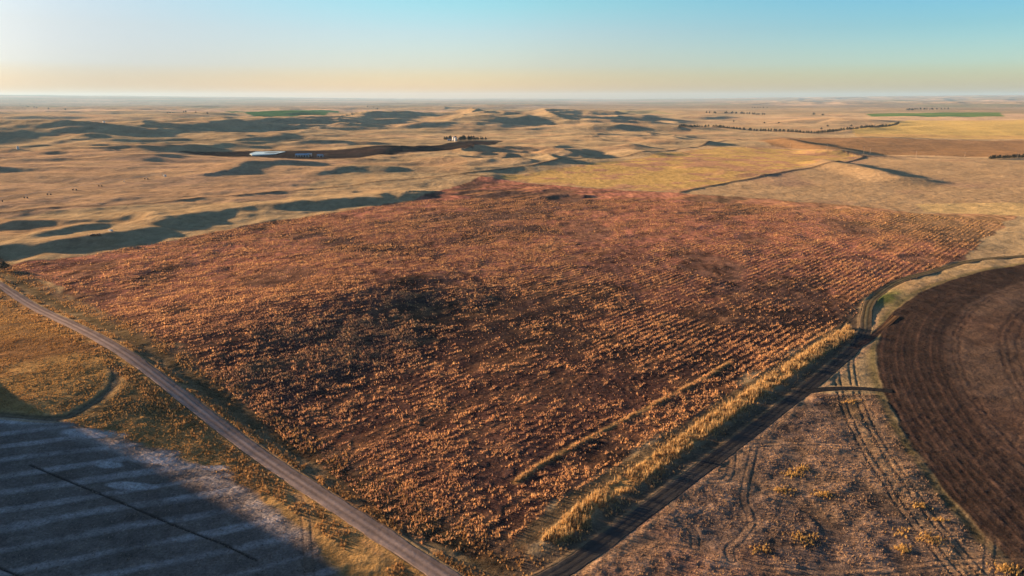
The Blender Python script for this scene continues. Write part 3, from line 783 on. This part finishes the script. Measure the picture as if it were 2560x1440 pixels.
# ------------------------------------------------------------------ dry weeds and grass tufts
def tufts(name, P_, h, spread, tone, mat, K=6, label=None, cat=None):
    """P_: (n,2) positions, each a bunch of K blades leaning out from its foot"""
    n = len(P_)
    z = ground_z(P_[:, 0], P_[:, 1])
    ang = rng.uniform(0, 2 * math.pi, (n, K)); lean = rng.uniform(.1, .8, (n, K)) * spread[:, None]
    hh = h[:, None] * rng.uniform(.55, 1.1, (n, K)); bw = spread[:, None] * rng.uniform(.35, .75, (n, K))
    off = rng.uniform(-.5, .5, (n, K, 2)) * spread[:, None, None]
    cx = P_[:, None, 0] + off[..., 0]; cy = P_[:, None, 1] + off[..., 1]
    dx, dy = np.cos(ang), np.sin(ang); px, py = -dy, dx
    V = np.empty((n, K, 3, 3), np.float32)
    V[..., 0, 0] = cx - px * bw / 2; V[..., 0, 1] = cy - py * bw / 2; V[..., 0, 2] = z[:, None] - .12
    V[..., 1, 0] = cx + px * bw / 2; V[..., 1, 1] = cy + py * bw / 2; V[..., 1, 2] = z[:, None] - .12
    V[..., 2, 0] = cx + dx * lean; V[..., 2, 1] = cy + dy * lean; V[..., 2, 2] = z[:, None] + hh
    t = np.broadcast_to(tone[:, None, None, :], (n, K, 3, 3)) * rng.uniform(.75, 1.25, (n, K, 1, 1))
    F = np.arange(n * K * 3).reshape(-1, 3)
    o = np_mesh(name, V.reshape(-1, 3), F, mat, t.reshape(-1, 3), smooth=False)
    tag(o, label, cat, kind='stuff')
    return o
grass = grass_material("dry_grass")

def scatter_poly(pts, dens, rmax=1e9):
    lo = pts.min(0); hi = pts.max(0)
    n = int((hi[0] - lo[0]) * (hi[1] - lo[1]) * dens)
    X = rng.uniform(lo[0], hi[0], n); Y = rng.uniform(lo[1], hi[1], n)
    az = np.abs(np.degrees(np.arctan2(X, Y)))
    k = (az < 41) & (np.hypot(X, Y) < rmax)
    X, Y = X[k], Y[k]
    k = inside(X, Y, pts, .3) > .5
    return X[k], Y[k]
def clear_of(X, Y, extra=.3):
    k = np.ones(X.shape, bool)
    for L, w in ((road1, W1), (road2, W2), (spur, 3.2), (drive, 3.4)):
        d, _ = near_line(X, Y, L, 12); k &= d > w / 2 + extra
    return k
def ramp(t, cols):
    t = np.clip(t, 0, 1) * (len(cols) - 1); i = np.minimum(t.astype(int), len(cols) - 2); f_ = (t - i)[:, None]
    c = np.array(cols); return c[i] * (1 - f_) + c[i + 1] * f_

# weeds over the main field
X, Y = scatter_poly(Z_MAIN, 5.5, 720)
r = np.hypot(X, Y)
v = X * n2[0] + Y * n2[1]; u = X * d2[0] + Y * d2[1]
nl = fbm(X / 26, Y / 26, 103, 3); nd = -fbm(X / 70 + 9, Y / 70, 113, 3) - .3 * nl; nm = fbm(X / 5.5, Y / 5.5, 102, 2)
bend = 0.9 * fbm(u / 45, v / 30, 112, 2)
row = np.sin((v + bend) * 2 * math.pi / 3.4)
bare = np.zeros(X.shape)
for cx, cy, rx, ry in PW: bare = np.maximum(bare, 1 - sst(.75, 1.1, np.hypot((X - cx) / rx, (Y - cy) / ry)))
rk = .35 + .65 * sst(-.25, .45, fbm(X / 120 + 4, Y / 120, 122, 2) + .0035 * (u - 260))
clump = .75 * (1.15 - .45 * rk) * vnoise(u / 2.9, v / 1.25, 191) + .35 * vnoise(X / 1.1, Y / 1.1, 192) + .55 * nm + .58 * rk * row + .70 * nl - .55 * sst(-.05, .45, nd) + .1 * sst(300, 200, r) * 0 + .22 * sst(380, 560, r)
prob = (.04 + .9 * sst(-.05, .38, clump)) * (1 - .9 * bare) * np.clip(300 / r, .3, 1) ** 1.3
prob = np.where(inside(X, Y, Z_MOW, 1) > .5, .02, prob)
k = (rng.uniform(0, 1, X.shape) < prob) & clear_of(X, Y)
X, Y, r, nm, nd = X[k], Y[k], r[k], nm[k], nd[k]
print("field tufts", len(X))
sz = np.clip(r / 420, .75, 1.15)
tn = ramp(rng.uniform(0, 1, len(X)) * .6 + .3 * nm + .12, [(.13, .075, .065), (.38, .205, .125), (.58, .34, .16), (.76, .50, .23)])
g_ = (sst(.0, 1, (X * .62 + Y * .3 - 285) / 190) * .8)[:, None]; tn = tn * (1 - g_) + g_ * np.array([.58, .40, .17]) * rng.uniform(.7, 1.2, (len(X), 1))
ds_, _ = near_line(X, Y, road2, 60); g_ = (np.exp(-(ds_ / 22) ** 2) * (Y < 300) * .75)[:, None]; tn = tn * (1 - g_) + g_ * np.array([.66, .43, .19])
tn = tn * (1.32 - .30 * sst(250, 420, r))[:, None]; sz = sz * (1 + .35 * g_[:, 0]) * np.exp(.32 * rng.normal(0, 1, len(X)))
tufts("field_weeds", np.stack([X, Y], 1), (.28 + .6 * rng.uniform(0, 1, len(X)) ** 2) * sz * (1 - .30 * sst(330, 560, r)), .30 * sz, tn, grass, 5, "rusty orange weeds and stubble standing in rows over the big field", "weeds")

# tall golden grass by the dirt road
X, Y = scatter_poly(Z_STRIP, 7)
k = (rng.uniform(0, 1, X.shape) < .42 + .9 * fbm(X / 3.5, Y / 3.5, 141, 2) + .5 * fbm(X / 14, Y / 14, 151, 2)) & clear_of(X, Y); X, Y = X[k], Y[k]
print("strip", len(X))
tn = ramp(rng.uniform(0, 1, len(X)), [(.34, .21, .10), (.56, .38, .17), (.74, .54, .27)])
hh_ = rng.uniform(.7, 2.3, len(X)) * (1 + .3 * vnoise(X / 5, Y / 5, 152))
SL = densify(G([(1385, 1350), (1480, 1270), (1600, 1190), (1720, 1098), (1920, 962), (2100, 835)]), .3)
XY = SL[rng.integers(0, len(SL), 9000)] + rng.normal(0, 1, (9000, 2)) * 3.0
kk_ = clear_of(XY[:, 0], XY[:, 1], .8) & (fbm(XY[:, 0] / 3, XY[:, 1] / 3, 155, 2) > -.05); XY = XY[kk_]
X = np.append(X, XY[:, 0]); Y = np.append(Y, XY[:, 1]); hh_ = np.append(hh_, rng.uniform(.25, .9, len(XY)))
tn = np.vstack([tn, ramp(rng.uniform(0, 1, len(XY)), [(.26, .16, .09), (.58, .40, .19)])])
tufts("tall_grass", np.stack([X, Y], 1), hh_, np.full(len(X), .24), tn, grass, 8, "strip of tall golden grass along the near side of the dirt road", "grass")
# thin golden row inside the field
Lp = densify(L_GOLD2, .3); q = rng.integers(0, len(Lp), 2600)
XY = Lp[q] + rng.normal(0, .45, (2600, 2)); k = fbm(XY[:, 0] / 5, XY[:, 1] / 5, 143, 2) > -.05; XY = XY[k]
tufts("row_grass", XY, rng.uniform(.4, 1.0, len(XY)), np.full(len(XY), .28), ramp(rng.uniform(0, 1, len(XY)), [(.38, .23, .12), (.62, .42, .20)]), grass, 6, "thin line of golden grass parallel to the tall strip", "grass")
# verges of the gravel road
n = 26000
t = rng.uniform(0, 1, n) ** .8
L1 = road1[3] - road1[0]; len1 = np.hypot(*L1)
side = np.where(rng.uniform(0, 1, n) < .68, 1, -1)       # +1 = field side
nn = np.array([-d1[1], d1[0]])
off = np.where(side > 0, np.abs(rng.normal(4.2, 1.0, n)), rng.uniform(3.2, 9, n))
off = np.where((side > 0) & (rng.uniform(0, 1, n) < .35), rng.normal(14.5, 2.2, n), off)
P0 = road1[0] + L1 * t[:, None]
XY = P0 + nn * (off * side)[:, None]
k = (fbm(XY[:, 0] / 5, XY[:, 1] / 5, 145, 2) > -.12) & (np.hypot(XY[:, 0], XY[:, 1]) > 100) & clear_of(XY[:, 0], XY[:, 1], .5); XY = XY[k]
print("verge", len(XY))
tufts("verge_grass", XY, rng.uniform(.35, .95, len(XY)), np.full(len(XY), .34), ramp(rng.uniform(0, 1, len(XY)), [(.26, .14, .06), (.42, .24, .10), (.52, .34, .15)]), grass, 6, "brown grass clumps along both verges of the gravel road", "grass")
# rough grass left of the gravel road
Z_LG = zone([(-200, 740), (0, 740), (300, 905), (640, 1140), (700, 1235), (640, 1235), (440, 1135), (300, 1095), (150, 1050), (0, 1035), (-200, 1030)])
X, Y = scatter_poly(Z_LG, 3.6)
k = (rng.uniform(0, 1, X.shape) < .42 + .5 * fbm(X / 6, Y / 6, 146, 2)) & clear_of(X, Y)
for T in TRACKS: d, _ = near_line(X, Y, T, 6); k &= d > 2.3
X, Y = X[k], Y[k]; print("left grass", len(X))
tn = ramp(rng.uniform(0, .6, len(X)) + .5 * fbm(X / 26, Y / 26, 103, 3) * -1 + .25, [(.18, .09, .04), (.34, .19, .07), (.52, .33, .12)])
tufts("rough_grass", np.stack([X, Y], 1), rng.uniform(.2, .6, len(X)), np.full(len(X), .28), tn, grass, 5, "golden rough grass between the gravel road and the shaded mown field", "grass")
# lower right pasture
X, Y = scatter_poly(Z_LOWR, 4.2, 420)
nm = fbm(X / 5.5, Y / 5.5, 102, 2)
clumps = G([(2005, 1172), (1985, 1185), (2012, 1345), (2255, 1330), (2345, 1298), (2255, 1372), (2325, 1350), (2520, 1425), (2062, 1235), (1960, 1225), (2130, 1005), (2300, 1265), (1900, 1375)])
kp = (rng.uniform(0, 1, X.shape) < .40 + .6 * nm) & clear_of(X, Y) & (np.hypot(X - CX, Y - CY) > CR + 3)
for T in TRACKS: d, _ = near_line(X, Y, T, 6); kp &= np.abs(np.abs(d) - .95) > .45
X, Y, nm = X[kp], Y[kp], nm[kp]; print("pasture", len(X))
tn = ramp(rng.uniform(0, .7, len(X)) + .3 * nm + .1, [(.18, .12, .09), (.36, .24, .16), (.58, .40, .22)])
tufts("pasture_grass", np.stack([X, Y], 1), rng.uniform(.18, .55, len(X)), np.full(len(X), .27), tn, grass, 5, "short pinkish brown pasture grass right of the dirt road", "grass")
XY = np.vstack([c + rng.normal(0, 1, (int(rng.integers(20, 90)), 2)) * np.array([2.0, 1.3]) * rng.uniform(.4, 1.0) for c in clumps])
tufts("bunch_grass", XY, rng.uniform(.35, .9, len(XY)), np.full(len(XY), .28), ramp(rng.uniform(0, 1, len(XY)), [(.46, .28, .10), (.66, .46, .17)]), grass, 7, "brighter golden clumps of bunch grass scattered over the pasture", "grass")
# short stubble in the shaded lower left field
X, Y = scatter_poly(Z_LOWL, 2.2)
k = (rng.uniform(0, 1, X.shape) < .25 + .45 * sst(-140, -40, X) + .3 * fbm(X / 5, Y / 5, 147, 2)) & clear_of(X, Y)
X, Y = X[k], Y[k]; print("stubble", len(X))
tufts("mown_stubble", np.stack([X, Y], 1), rng.uniform(.12, .38, len(X)), np.full(len(X), .34), ramp(rng.uniform(0, 1, len(X)), [(.10, .075, .065), (.40, .31, .25)]), grass, 4, "short grey stubble of the shaded mown field at lower left", "stubble")

# ------------------------------------------------------------------ pond
pw = G([(624, 385), (640, 380), (714, 379.6), (690, 385.5), (630, 388)])
pz = FLATS[0][3] + .75
m, nt, out = nodes("pond_water")
b = nt.nodes.new("ShaderNodeBsdfPrincipled"); b.inputs['Base Color'].default_value = (.42, .50, .54, 1); b.inputs['Roughness'].default_value = .12
nt.links.new(b.outputs[0], out.inputs['Surface'])
me = bpy.data.meshes.new("pond"); me.from_pydata([(x, y, pz) for x, y in pw] + [(x, y, pz - 6) for x, y in pw], [], [(4, 3, 2, 1, 0)] + [(i, (i + 1) % 5, 5 + (i + 1) % 5, 5 + i) for i in range(5)])
me.materials.append(m); tag(link(bpy.data.objects.new("pond", me)), kind='structure')

# ------------------------------------------------------------------ trees
leaf = paint("cedar_leaf", (.030, .034, .018), .9, var=.35, scale=.8)
bark = paint("bark", (.09, .06, .045), .95)
def crown_mesh(seed, h, w, conic, nleaf=520):
    g = np.random.default_rng(seed)
    t = g.uniform(0.04, 1, nleaf) ** .85
    rad = w / 2 * (np.sin(np.clip(t * 1.05 + .12, 0, 1) * math.pi) ** .6 * (1 - conic) + conic * (1.05 - t))
    lump = 1 + .28 * np.sin(g.integers(2, 5) * t * 6 + g.uniform(0, 6))
    a = g.uniform(0, 2 * math.pi, nleaf); rr = rad * lump * g.uniform(.25, 1, nleaf) ** .5 * (1 + .22 * np.sin(3 * a + seed) + .12 * np.sin(7 * a))
    c = np.stack([rr * np.cos(a), rr * np.sin(a), h * .10 + t * h * .9], 1)
    s = g.uniform(.35, .8, nleaf)[:, None, None] * (h / 9)
    V = c[:, None, :] + g.normal(0, 1, (nleaf, 3, 3)) * s * np.array([.75, .75, .6])
    V[..., 2] = np.maximum(V[..., 2], .25)
    me = bpy.data.meshes.new("crown"); me.from_pydata([tuple(q) for q in V.reshape(-1, 3)], [], [(3*i, 3*i+1, 3*i+2) for i in range(nleaf)])
    me.materials.append(leaf); return me
def trunk_mesh(h, w):
    b = MB(); b.tube((0, 0, -.6), (0, 0, h * .75), w, w * .25, 7)
    for k in range(5):
        a = k * 2.4; z0 = h * (.2 + .1 * k); b.tube((0, 0, z0), (math.cos(a) * h * .2, math.sin(a) * h * .2, z0 + h * .14), w * .35, w * .1, 5)
    me = bpy.data.meshes.new("trunk"); me.from_pydata(b.v, [], b.f); me.materials.append(bark); return me
CROWNS = [crown_mesh(1, 8, 5.5, .55), crown_mesh(2, 9, 6, .35), crown_mesh(3, 7, 6.2, .3), crown_mesh(4, 8.5, 5, .75), crown_mesh(5, 10, 8, .1)]
TRUNK = trunk_mesh(8, .3)
def make_tree(name, k):
    t = link(bpy.data.objects.new(name, None))
    c = link(bpy.data.objects.new("crown", CROWNS[k])); c.parent = t
    s = link(bpy.data.objects.new("trunk", TRUNK)); s.parent = t
    return t
protos = {}
n_tree = 0
def tree(x, y, s, label, group=None, name="cedar_tree", kinds=(0, 1, 2, 3)):
    global n_tree
    k = random.choice(kinds)
    if (name, k) not in protos: protos[(name, k)] = make_tree(name, k); t = protos[(name, k)]
    else: t = copy_tree(protos[(name, k)])
    z = float(macro(np.array([x]), np.array([y]))[0])
    t.location = (x, y, z - .1); t.rotation_euler = (0, 0, random.uniform(0, 6.28)); wf_ = random.uniform(1.35, 1.75); t.scale = (s * wf_, s * wf_, s * random.uniform(.85, 1.15))
    for kk in ('group',):
        if kk in t: del t[kk]
    tag(t, label, "tree", group); n_tree += 1
    return t
def tree_row(pts, n, s, label, group, jit=1.0, gaps=(), **kw):
    line = densify(G(pts), 1.0)
    for i in range(n):
        f_ = (i + random.uniform(-.3, .3)) / max(1, n - 1)
        if any(a < f_ < b for a, b in gaps): continue
        p = line[int(np.clip(f_, 0, 1) * (len(line) - 1))]
        tree(p[0] + random.gauss(0, jit), p[1] + random.gauss(0, jit), s, label, group, **kw)
tree_row([(1697, 319), (1745, 318), (1790, 318), (1850, 325), (1940, 329), (2000, 332)], 70, 1.0, "dark cedar in the long shelterbelt curving left of centre right", "cedars of the long curving shelterbelt", 1.2, gaps=((.37, .39), (.60, .61)))
tree_row([(2000, 332), (2046, 334)], 9, .8, "small dark cedar in the gappy end of the long shelterbelt", "spaced cedars between the two shelterbelts", .8)
tree_row([(2046, 334), (2100, 328), (2160, 321), (2245, 311)], 58, 1.15, "dark cedar in the straight shelterbelt climbing to the right", "cedars of the straight shelterbelt", 1.2)
tree_row([(1768, 283), (1800, 284), (1840, 284), (1912, 287)], 24, 1.6, "dark tree in the far windbreak above the long shelterbelt", "trees of the far windbreak", 6, gaps=((.15, .3),))
tree_row([(1880, 270), (1916, 270)], 8, 1.7, "dark tree in the small farthest windbreak on the right", "trees of the farthest windbreak", 8)
tree_row([(2268, 276), (2300, 274), (2340, 274), (2374, 273)], 26, 2.0, "dark tree in the dense grove above the green field", "grove above the green field", 14)
tree_row([(2474, 398), (2500, 397), (2560, 395), (2640, 393)], 30, .75, "low dark cedar in the hedge beside the pale road at right edge", "cedar hedge beside the pale road", .8, gaps=())
tree_row([(1113, 350), (1128, 348)], 6, 1.0, "dark cedar left of the two white grain bins", "cedars left of the grain bins", 2)
tree_row([(1143, 350), (1160, 350), (1182, 350)], 16, 1.15, "tall dark cedar in the windbreak right of the grain bins", "cedars right of the grain bins", 3)
tree_row([(1184, 350), (1215, 349)], 10, .75, "low dark cedar at the thin end of the farm windbreak", "low cedars ending the farm windbreak", 1.5)
tree_row([(420, 283), (470, 283), (522, 285)], 14, 1.3, "dark tree in the far row left of the green field", "far tree row left of the green field", 6)
tree_row([(52, 263), (80, 268), (165, 276)], 12, 1.8, "faint tree on the hazy hillside at far left", "far trees on the left hillside", 20)
tree_row([(915, 268), (930, 270), (944, 273)], 7, 1.6, "faint tree in the far clump right of the green field", "far trees right of the green field", 12)
for (x, y), lab in zip([(2034, 288), (2057, 289)], ["left one of two lone bare trees on the far right plain", "right one of two lone bare trees on the far right plain"]):
    p = G([(x, y)])[0]; tree(p[0], p[1], 1.5, lab, name="lone_tree", kinds=(4,))
for x, y, lab in [(1911, 309, "lone round tree on the golden slope above the shelterbelt middle"), (1947, 309, "second lone tree on the golden slope, further right"), (2128, 317, "lone tree just above the straight shelterbelt"), (2069, 317, "lone bush near the top left of the straight shelterbelt"),
                  (2053, 324, "small bush where the two shelterbelts meet"), (1834, 305, "low clump at the end of a short hedge on the golden slope")]:
    p = G([(x, y)])[0]; tree(p[0], p[1], .75, lab, name="lone_tree", kinds=(4,))
p = G([(8, 672)])[0]
for q in range(3):
    tree(p[0] + random.uniform(-5, 4), p[1] + random.uniform(-2, 2), .45, "dark bush beside the gravel road at the left edge", "bushes at the left end of the gravel road", name="roadside_bush", kinds=(2, 4))
print("trees", n_tree)

# ------------------------------------------------------------------ farm buildings
white = paint("white_steel", (.52, .52, .50), .45, .0)
tin = paint("tin_roof", (.50, .53, .56), .35, .7)
blue_tin = paint("blue_tin", (.30, .46, .58), .4, .3)
dark = paint("dark_opening", (.03, .03, .03), .8)
rubber = paint("rubber", (.03, .03, .03), .9)
galv = paint("galvanised", (.40, .42, .43), .5, .6)
wood = paint("pole_wood", (.42, .32, .24), .85)
glass = paint("window_glass", (.05, .07, .09), .1)
rust = paint("rusty_metal", (.13, .075, .05), .8)

def grain_bin(px, py, rad, h, label):
    p = G([(px, py)])[0]; t = empty("grain_bin", p[0], p[1]); tag(t, label, "grain bin", "grain bins at the farmstead")
    b = MB(); b.tube((0, 0, -1), (0, 0, h), rad, rad, 24)
    for k in range(1, 6): b.tube((0, 0, h * k / 6 - .06), (0, 0, h * k / 6 + .06), rad + .05, rad + .05, 24)
    b.build("bin_wall", white, t)
    b = MB(); b.tube((0, 0, h + .002), (0, 0, h + rad * .55), rad + .15, .4, 24); r_ = b.build("bin_roof", tin, t)
    b = MB(); b.tube((0, 0, h + rad * .55), (0, 0, h + rad * .55 + .5), .45, .45, 12); b.build("vent_cap", tin, r_)
    b = MB(); b.box((0, -rad - .03, 1.1), (1.0, .12, 2.0)); b.build("door", dark, t)
grain_bin(1134.5, 351.5, 3.2, 9.5, "taller left one of the two white grain bins")
grain_bin(1139.5, 352, 3.0, 8.0, "shorter right one of the two white grain bins")

def shed(name, px, py, L_, W_, H_, rz, roofmat, label, cat="shed", bays=3, group=None):
    p = G([(px, py)])[0]; t = empty(name, p[0], p[1], None, rz); tag(t, label, cat, group)
    rh = W_ * .18
    b = MB(); b.prism([(-W_/2, -1), (W_/2, -1), (W_/2, H_), (0, H_ + rh), (-W_/2, H_)], -L_/2, L_/2); b.build("wall", galv if name != 'farm_house' else white, t).rotation_euler = (0, 0, R(90))
    b = MB()
    e = W_ / 2 + .4; o_ = .06; yl = L_ / 2 + .3
    for s in (-1, 1):
        i = len(b.v)
        b.v += [(0, -yl, H_ + rh + o_), (0, yl, H_ + rh + o_), (s*e, yl, H_ + o_ - .07), (s*e, -yl, H_ + o_ - .07)]
        b.v += [(0, -yl, H_ + rh + o_ + .1), (0, yl, H_ + rh + o_ + .1), (s*e, yl, H_ + o_ + .03), (s*e, -yl, H_ + o_ + .03)]
        b.f += [(i, i+1, i+2, i+3), (i+4, i+7, i+6, i+5), (i, i+4, i+5, i+1), (i+1, i+5, i+6, i+2), (i+2, i+6, i+7, i+3), (i+3, i+7, i+4, i)]
    rf = b.build("roof", roofmat, t); rf.rotation_euler = (0, 0, R(90))
    for k in range(bays):
        x = (k - (bays - 1) / 2) * L_ / bays
        MB().box((x, -W_/2 - .03, H_ * .38), (L_ / bays * .55, .08, H_ * .72)).build("door" if bays < 4 else "bay_opening", dark, t)
    return t
shed("cattle_shed", 756, 391.5, 22, 9, 4.2, R(4), blue_tin, "long blue roofed shed beside the dark yard below the pond", bays=5)
shed("machine_shed", 774, 389.5, 8, 6, 4.0, R(10), tin, "small white shed right behind the long blue roofed shed", bays=1)
shed("feed_shed", 801, 392.5, 10, 6, 3.2, R(-6), blue_tin, "small blue roofed shed standing apart at the right of the yard", bays=2)
shed("farm_house", 1124, 351, 10, 7, 3.2, R(3), tin, "low white house left of the grain bins", "house", bays=2)
p = G([(45, 373)])[0]
t = empty("stock_tank", p[0], p[1]); tag(t, "white round tank on the far left prairie", "tank")
MB().tube((0, 0, -.5), (0, 0, 4.2), 2.1, 2.1, 20).build("tank_wall", white, t); MB().tube((0, 0, 4.202), (0, 0, 5), 2.2, .3, 20).build("tank_lid", white, t)
p = G([(260, 305.5)])[0]
t = empty("stock_tank", p[0], p[1]); tag(t, "tiny white tank on the bluish far left hillside", "tank"); t.scale = (1.8, 1.8, 1.3)
MB().tube((0, 0, -.5), (0, 0, 4.2), 2.1, 2.1, 20).build("tank_wall", white, t); MB().tube((0, 0, 4.202), (0, 0, 5), 2.2, .3, 20).build("tank_lid", white, t)

# ------------------------------------------------------------------ centre pivot irrigator
tw = G([(-62, 508), (3, 505), (65, 496), (123, 487), (187, 476.5), (251, 466), (311, 456), (366, 448), (408, 440)])
root = empty("irrigation_pivot", tw[-1][0], tw[-1][1]); tag(root, "long centre pivot irrigator striding across the left prairie on wheeled towers", "irrigator")
o0 = np.array([tw[-1][0], tw[-1][1]]); z0 = root.location.z
def rel(p, z): return (p[0] - o0[0], p[1] - o0[1], z - z0)
zt = [float(q) for q in ground_z(tw[:, 0], tw[:, 1])]
for i in range(len(tw) - 1):
    a, bb = np.array(tw[i]), np.array(tw[i+1]); za, zb = zt[i] + 3.6, zt[i+1] + 3.6
    d = bb - a; d = d / np.hypot(*d); nrm = np.array([-d[1], d[0]])
    b = MB()
    N_ = 8
    pt = [(a + (bb - a) * k / N_, za + (zb - za) * k / N_ + 1.1 * math.sin(math.pi * k / N_)) for k in range(N_ + 1)]
    for k in range(N_): b.tube(rel(pt[k][0], pt[k][1]), rel(pt[k+1][0], pt[k+1][1]), .09, .09, 6)
    for k in range(1, N_):
        q = rel(pt[k][0], pt[k][1] - 1.3); b.tube(rel(pt[k][0], pt[k][1]), q, .03, .03, 4)
        q0 = rel(pt[k-1][0], pt[k-1][1] - (1.3 if k > 1 else 0)); b.tube(q0, q, .03, .03, 4)
    b.build("pipe_span", galv, root)
    b = MB()
    foot1, foot2 = a + nrm * 2.1, a - nrm * 2.1
    for ft in (foot1, foot2): b.tube(rel(ft, zt[i] + .7), rel(a, za), .09, .09, 6)
    b.tube(rel(foot1, zt[i] + .75), rel(foot2, zt[i] + .75), .1, .1, 6)
    f_ = b.build("wheel_tower", galv, root)
    for ft in (foot1, foot2):
        MB().tube(rel(ft - d * .22, zt[i] + .7), rel(ft + d * .22, zt[i] + .7), .8, .8, 16).build("wheel", rubber, f_)
b = MB()
for k in range(4):
    a = k * math.pi / 2 + .7; b.tube((math.cos(a) * 1.8, math.sin(a) * 1.8, -.2), (math.cos(a) * .25, math.sin(a) * .25, 3.6), .08, .08, 6)
b.tube((0, 0, -.3), (0, 0, 3.9), .14, .14, 8); b.build("pivot_stand", galv, root)
p = tw[-1]
t = empty("water_tank", p[0] + 3.5, p[1] - 2); tag(t, "white tank at the hub of the irrigator", "tank")
MB().tube((0, 0, -.3), (0, 0, 2.3), 1.5, 1.5, 20).build("tank_wall", white, t); MB().tube((0, 0, 2.302), (0, 0, 2.7), 1.55, .3, 20).build("tank_lid", white, t)

# ------------------------------------------------------------------ utility poles
def pole():
    t = link(bpy.data.objects.new("utility_pole", None))
    MB().tube((0, 0, -1), (0, 0, 11), .20, .13, 10).build("pole_shaft", wood, t)
    c = MB().box((0, 0, 10.2), (2.6, .14, .16)).build("crossarm", wood, t)
    for x in (-1.15, -.4, .4, 1.15): MB().tube((x, 0, 10.282), (x, 0, 10.5), .06, .04, 8).build("insulator", galv, c)
    return t
pp = [(1866, 371, "utility pole by the track junction left of the brown field"), (1975, 369.5, "utility pole at the dark slope left of the brown field"), (2067, 375, "utility pole at the tip of the dark wedge in the brown field"),
      (2159, 384, "utility pole where the two tan fields and brown field meet"), (2175, 386, "utility pole close right of the field corner"), (2290, 392.5, "sunlit leaning utility pole beside the pale road"), (2411, 395.5, "utility pole beside the pale road, left of the cedar hedge"), (2543, 397.5, "utility pole in front of the cedar hedge"),
      (2088, 337, "utility pole in the shade under the left part of the straight shelterbelt"), (2115, 338, "utility pole in the shade below the middle of the straight shelterbelt"), (2136, 339, "utility pole in the shade right of two others under the shelterbelt"), (2205, 341, "utility pole right of the shade under the shelterbelt")]
base = None
for x, y, lab in pp:
    q = G([(x, y)])[0]
    t = base = pole() if base is None else base
    if x != 1866: t = copy_tree(base)
    t.location = (q[0], q[1], float(ground_z(q[0], q[1])[0])); t.rotation_euler = (R(6) if x == 2290 else random.uniform(-.02, .02), 0, R(-30))
    tag(t, lab, "utility pole", "utility poles along the far road")

# ------------------------------------------------------------------ abandoned cars in the hollow
def car(px, py, rz, bodym, label):
    p = G([(px, py)])[0]; t = empty("abandoned_car", p[0], p[1], None, rz); tag(t, label, "car", "abandoned cars in the hollow")
    prof = [(-2.15, .35), (2.1, .35), (2.2, .6), (2.1, .95), (1.1, 1.02), (.55, 1.45), (-.95, 1.48), (-1.5, 1.05), (-2.15, 1.0)]
    MB().prism(prof, -.85, .85).build("body", bodym, t)
    MB().prism([(1.0, 1.04), (.52, 1.40), (-.9, 1.42), (-1.35, 1.06)], -.87, .87).build("window_band", glass, t)
    for x in (-1.35, 1.35):
        for y in (-.8, .8): MB().tube((x, y - .1, .33), (x, y + .1, .33), .33, .33, 16).build("wheel", rubber, t)
car(277, 578.5, R(-35), white, "white abandoned car alone in the shaded hollow")
car(234, 590.5, R(20), rust, "rusty abandoned car, leftmost of the dark ones on the hollow edge")
car(247, 590, R(-30), rust, "dark abandoned car nearest the white one on the hollow edge")

# ------------------------------------------------------------------ air
hz = MB().box((0, 0, 0), (1, 1, 1)).build("haze", bpy.data.materials.new("haze_air"))
zmin = float(min(v_ for v_ in (np.array([-60.0])))); zmax = 480.0
hz.location = (0, 0, (zmin + zmax) / 2); hz.scale = (94000, 94000, zmax - zmin)
hm = hz.data.materials[0]; hm.use_nodes = True; hm.node_tree.nodes.clear()
ho = hm.node_tree.nodes.new("ShaderNodeOutputMaterial"); hv = hm.node_tree.nodes.new("ShaderNodeVolumePrincipled")
hv.inputs['Color'].default_value = (.40, .68, 1.0, 1); hv.inputs['Density'].default_value = 2.1e-5; hv.inputs['Anisotropy'].default_value = 0.12
hm.node_tree.links.new(hv.outputs[0], ho.inputs['Volume'])
tag(hz, "thin bluish air over the plain", "haze", kind='stuff')
gz = np.empty(len(ground.data.vertices) * 3, np.float32); ground.data.vertices.foreach_get("co", gz); print("ground z", gz[2::3].min(), gz[2::3].max())
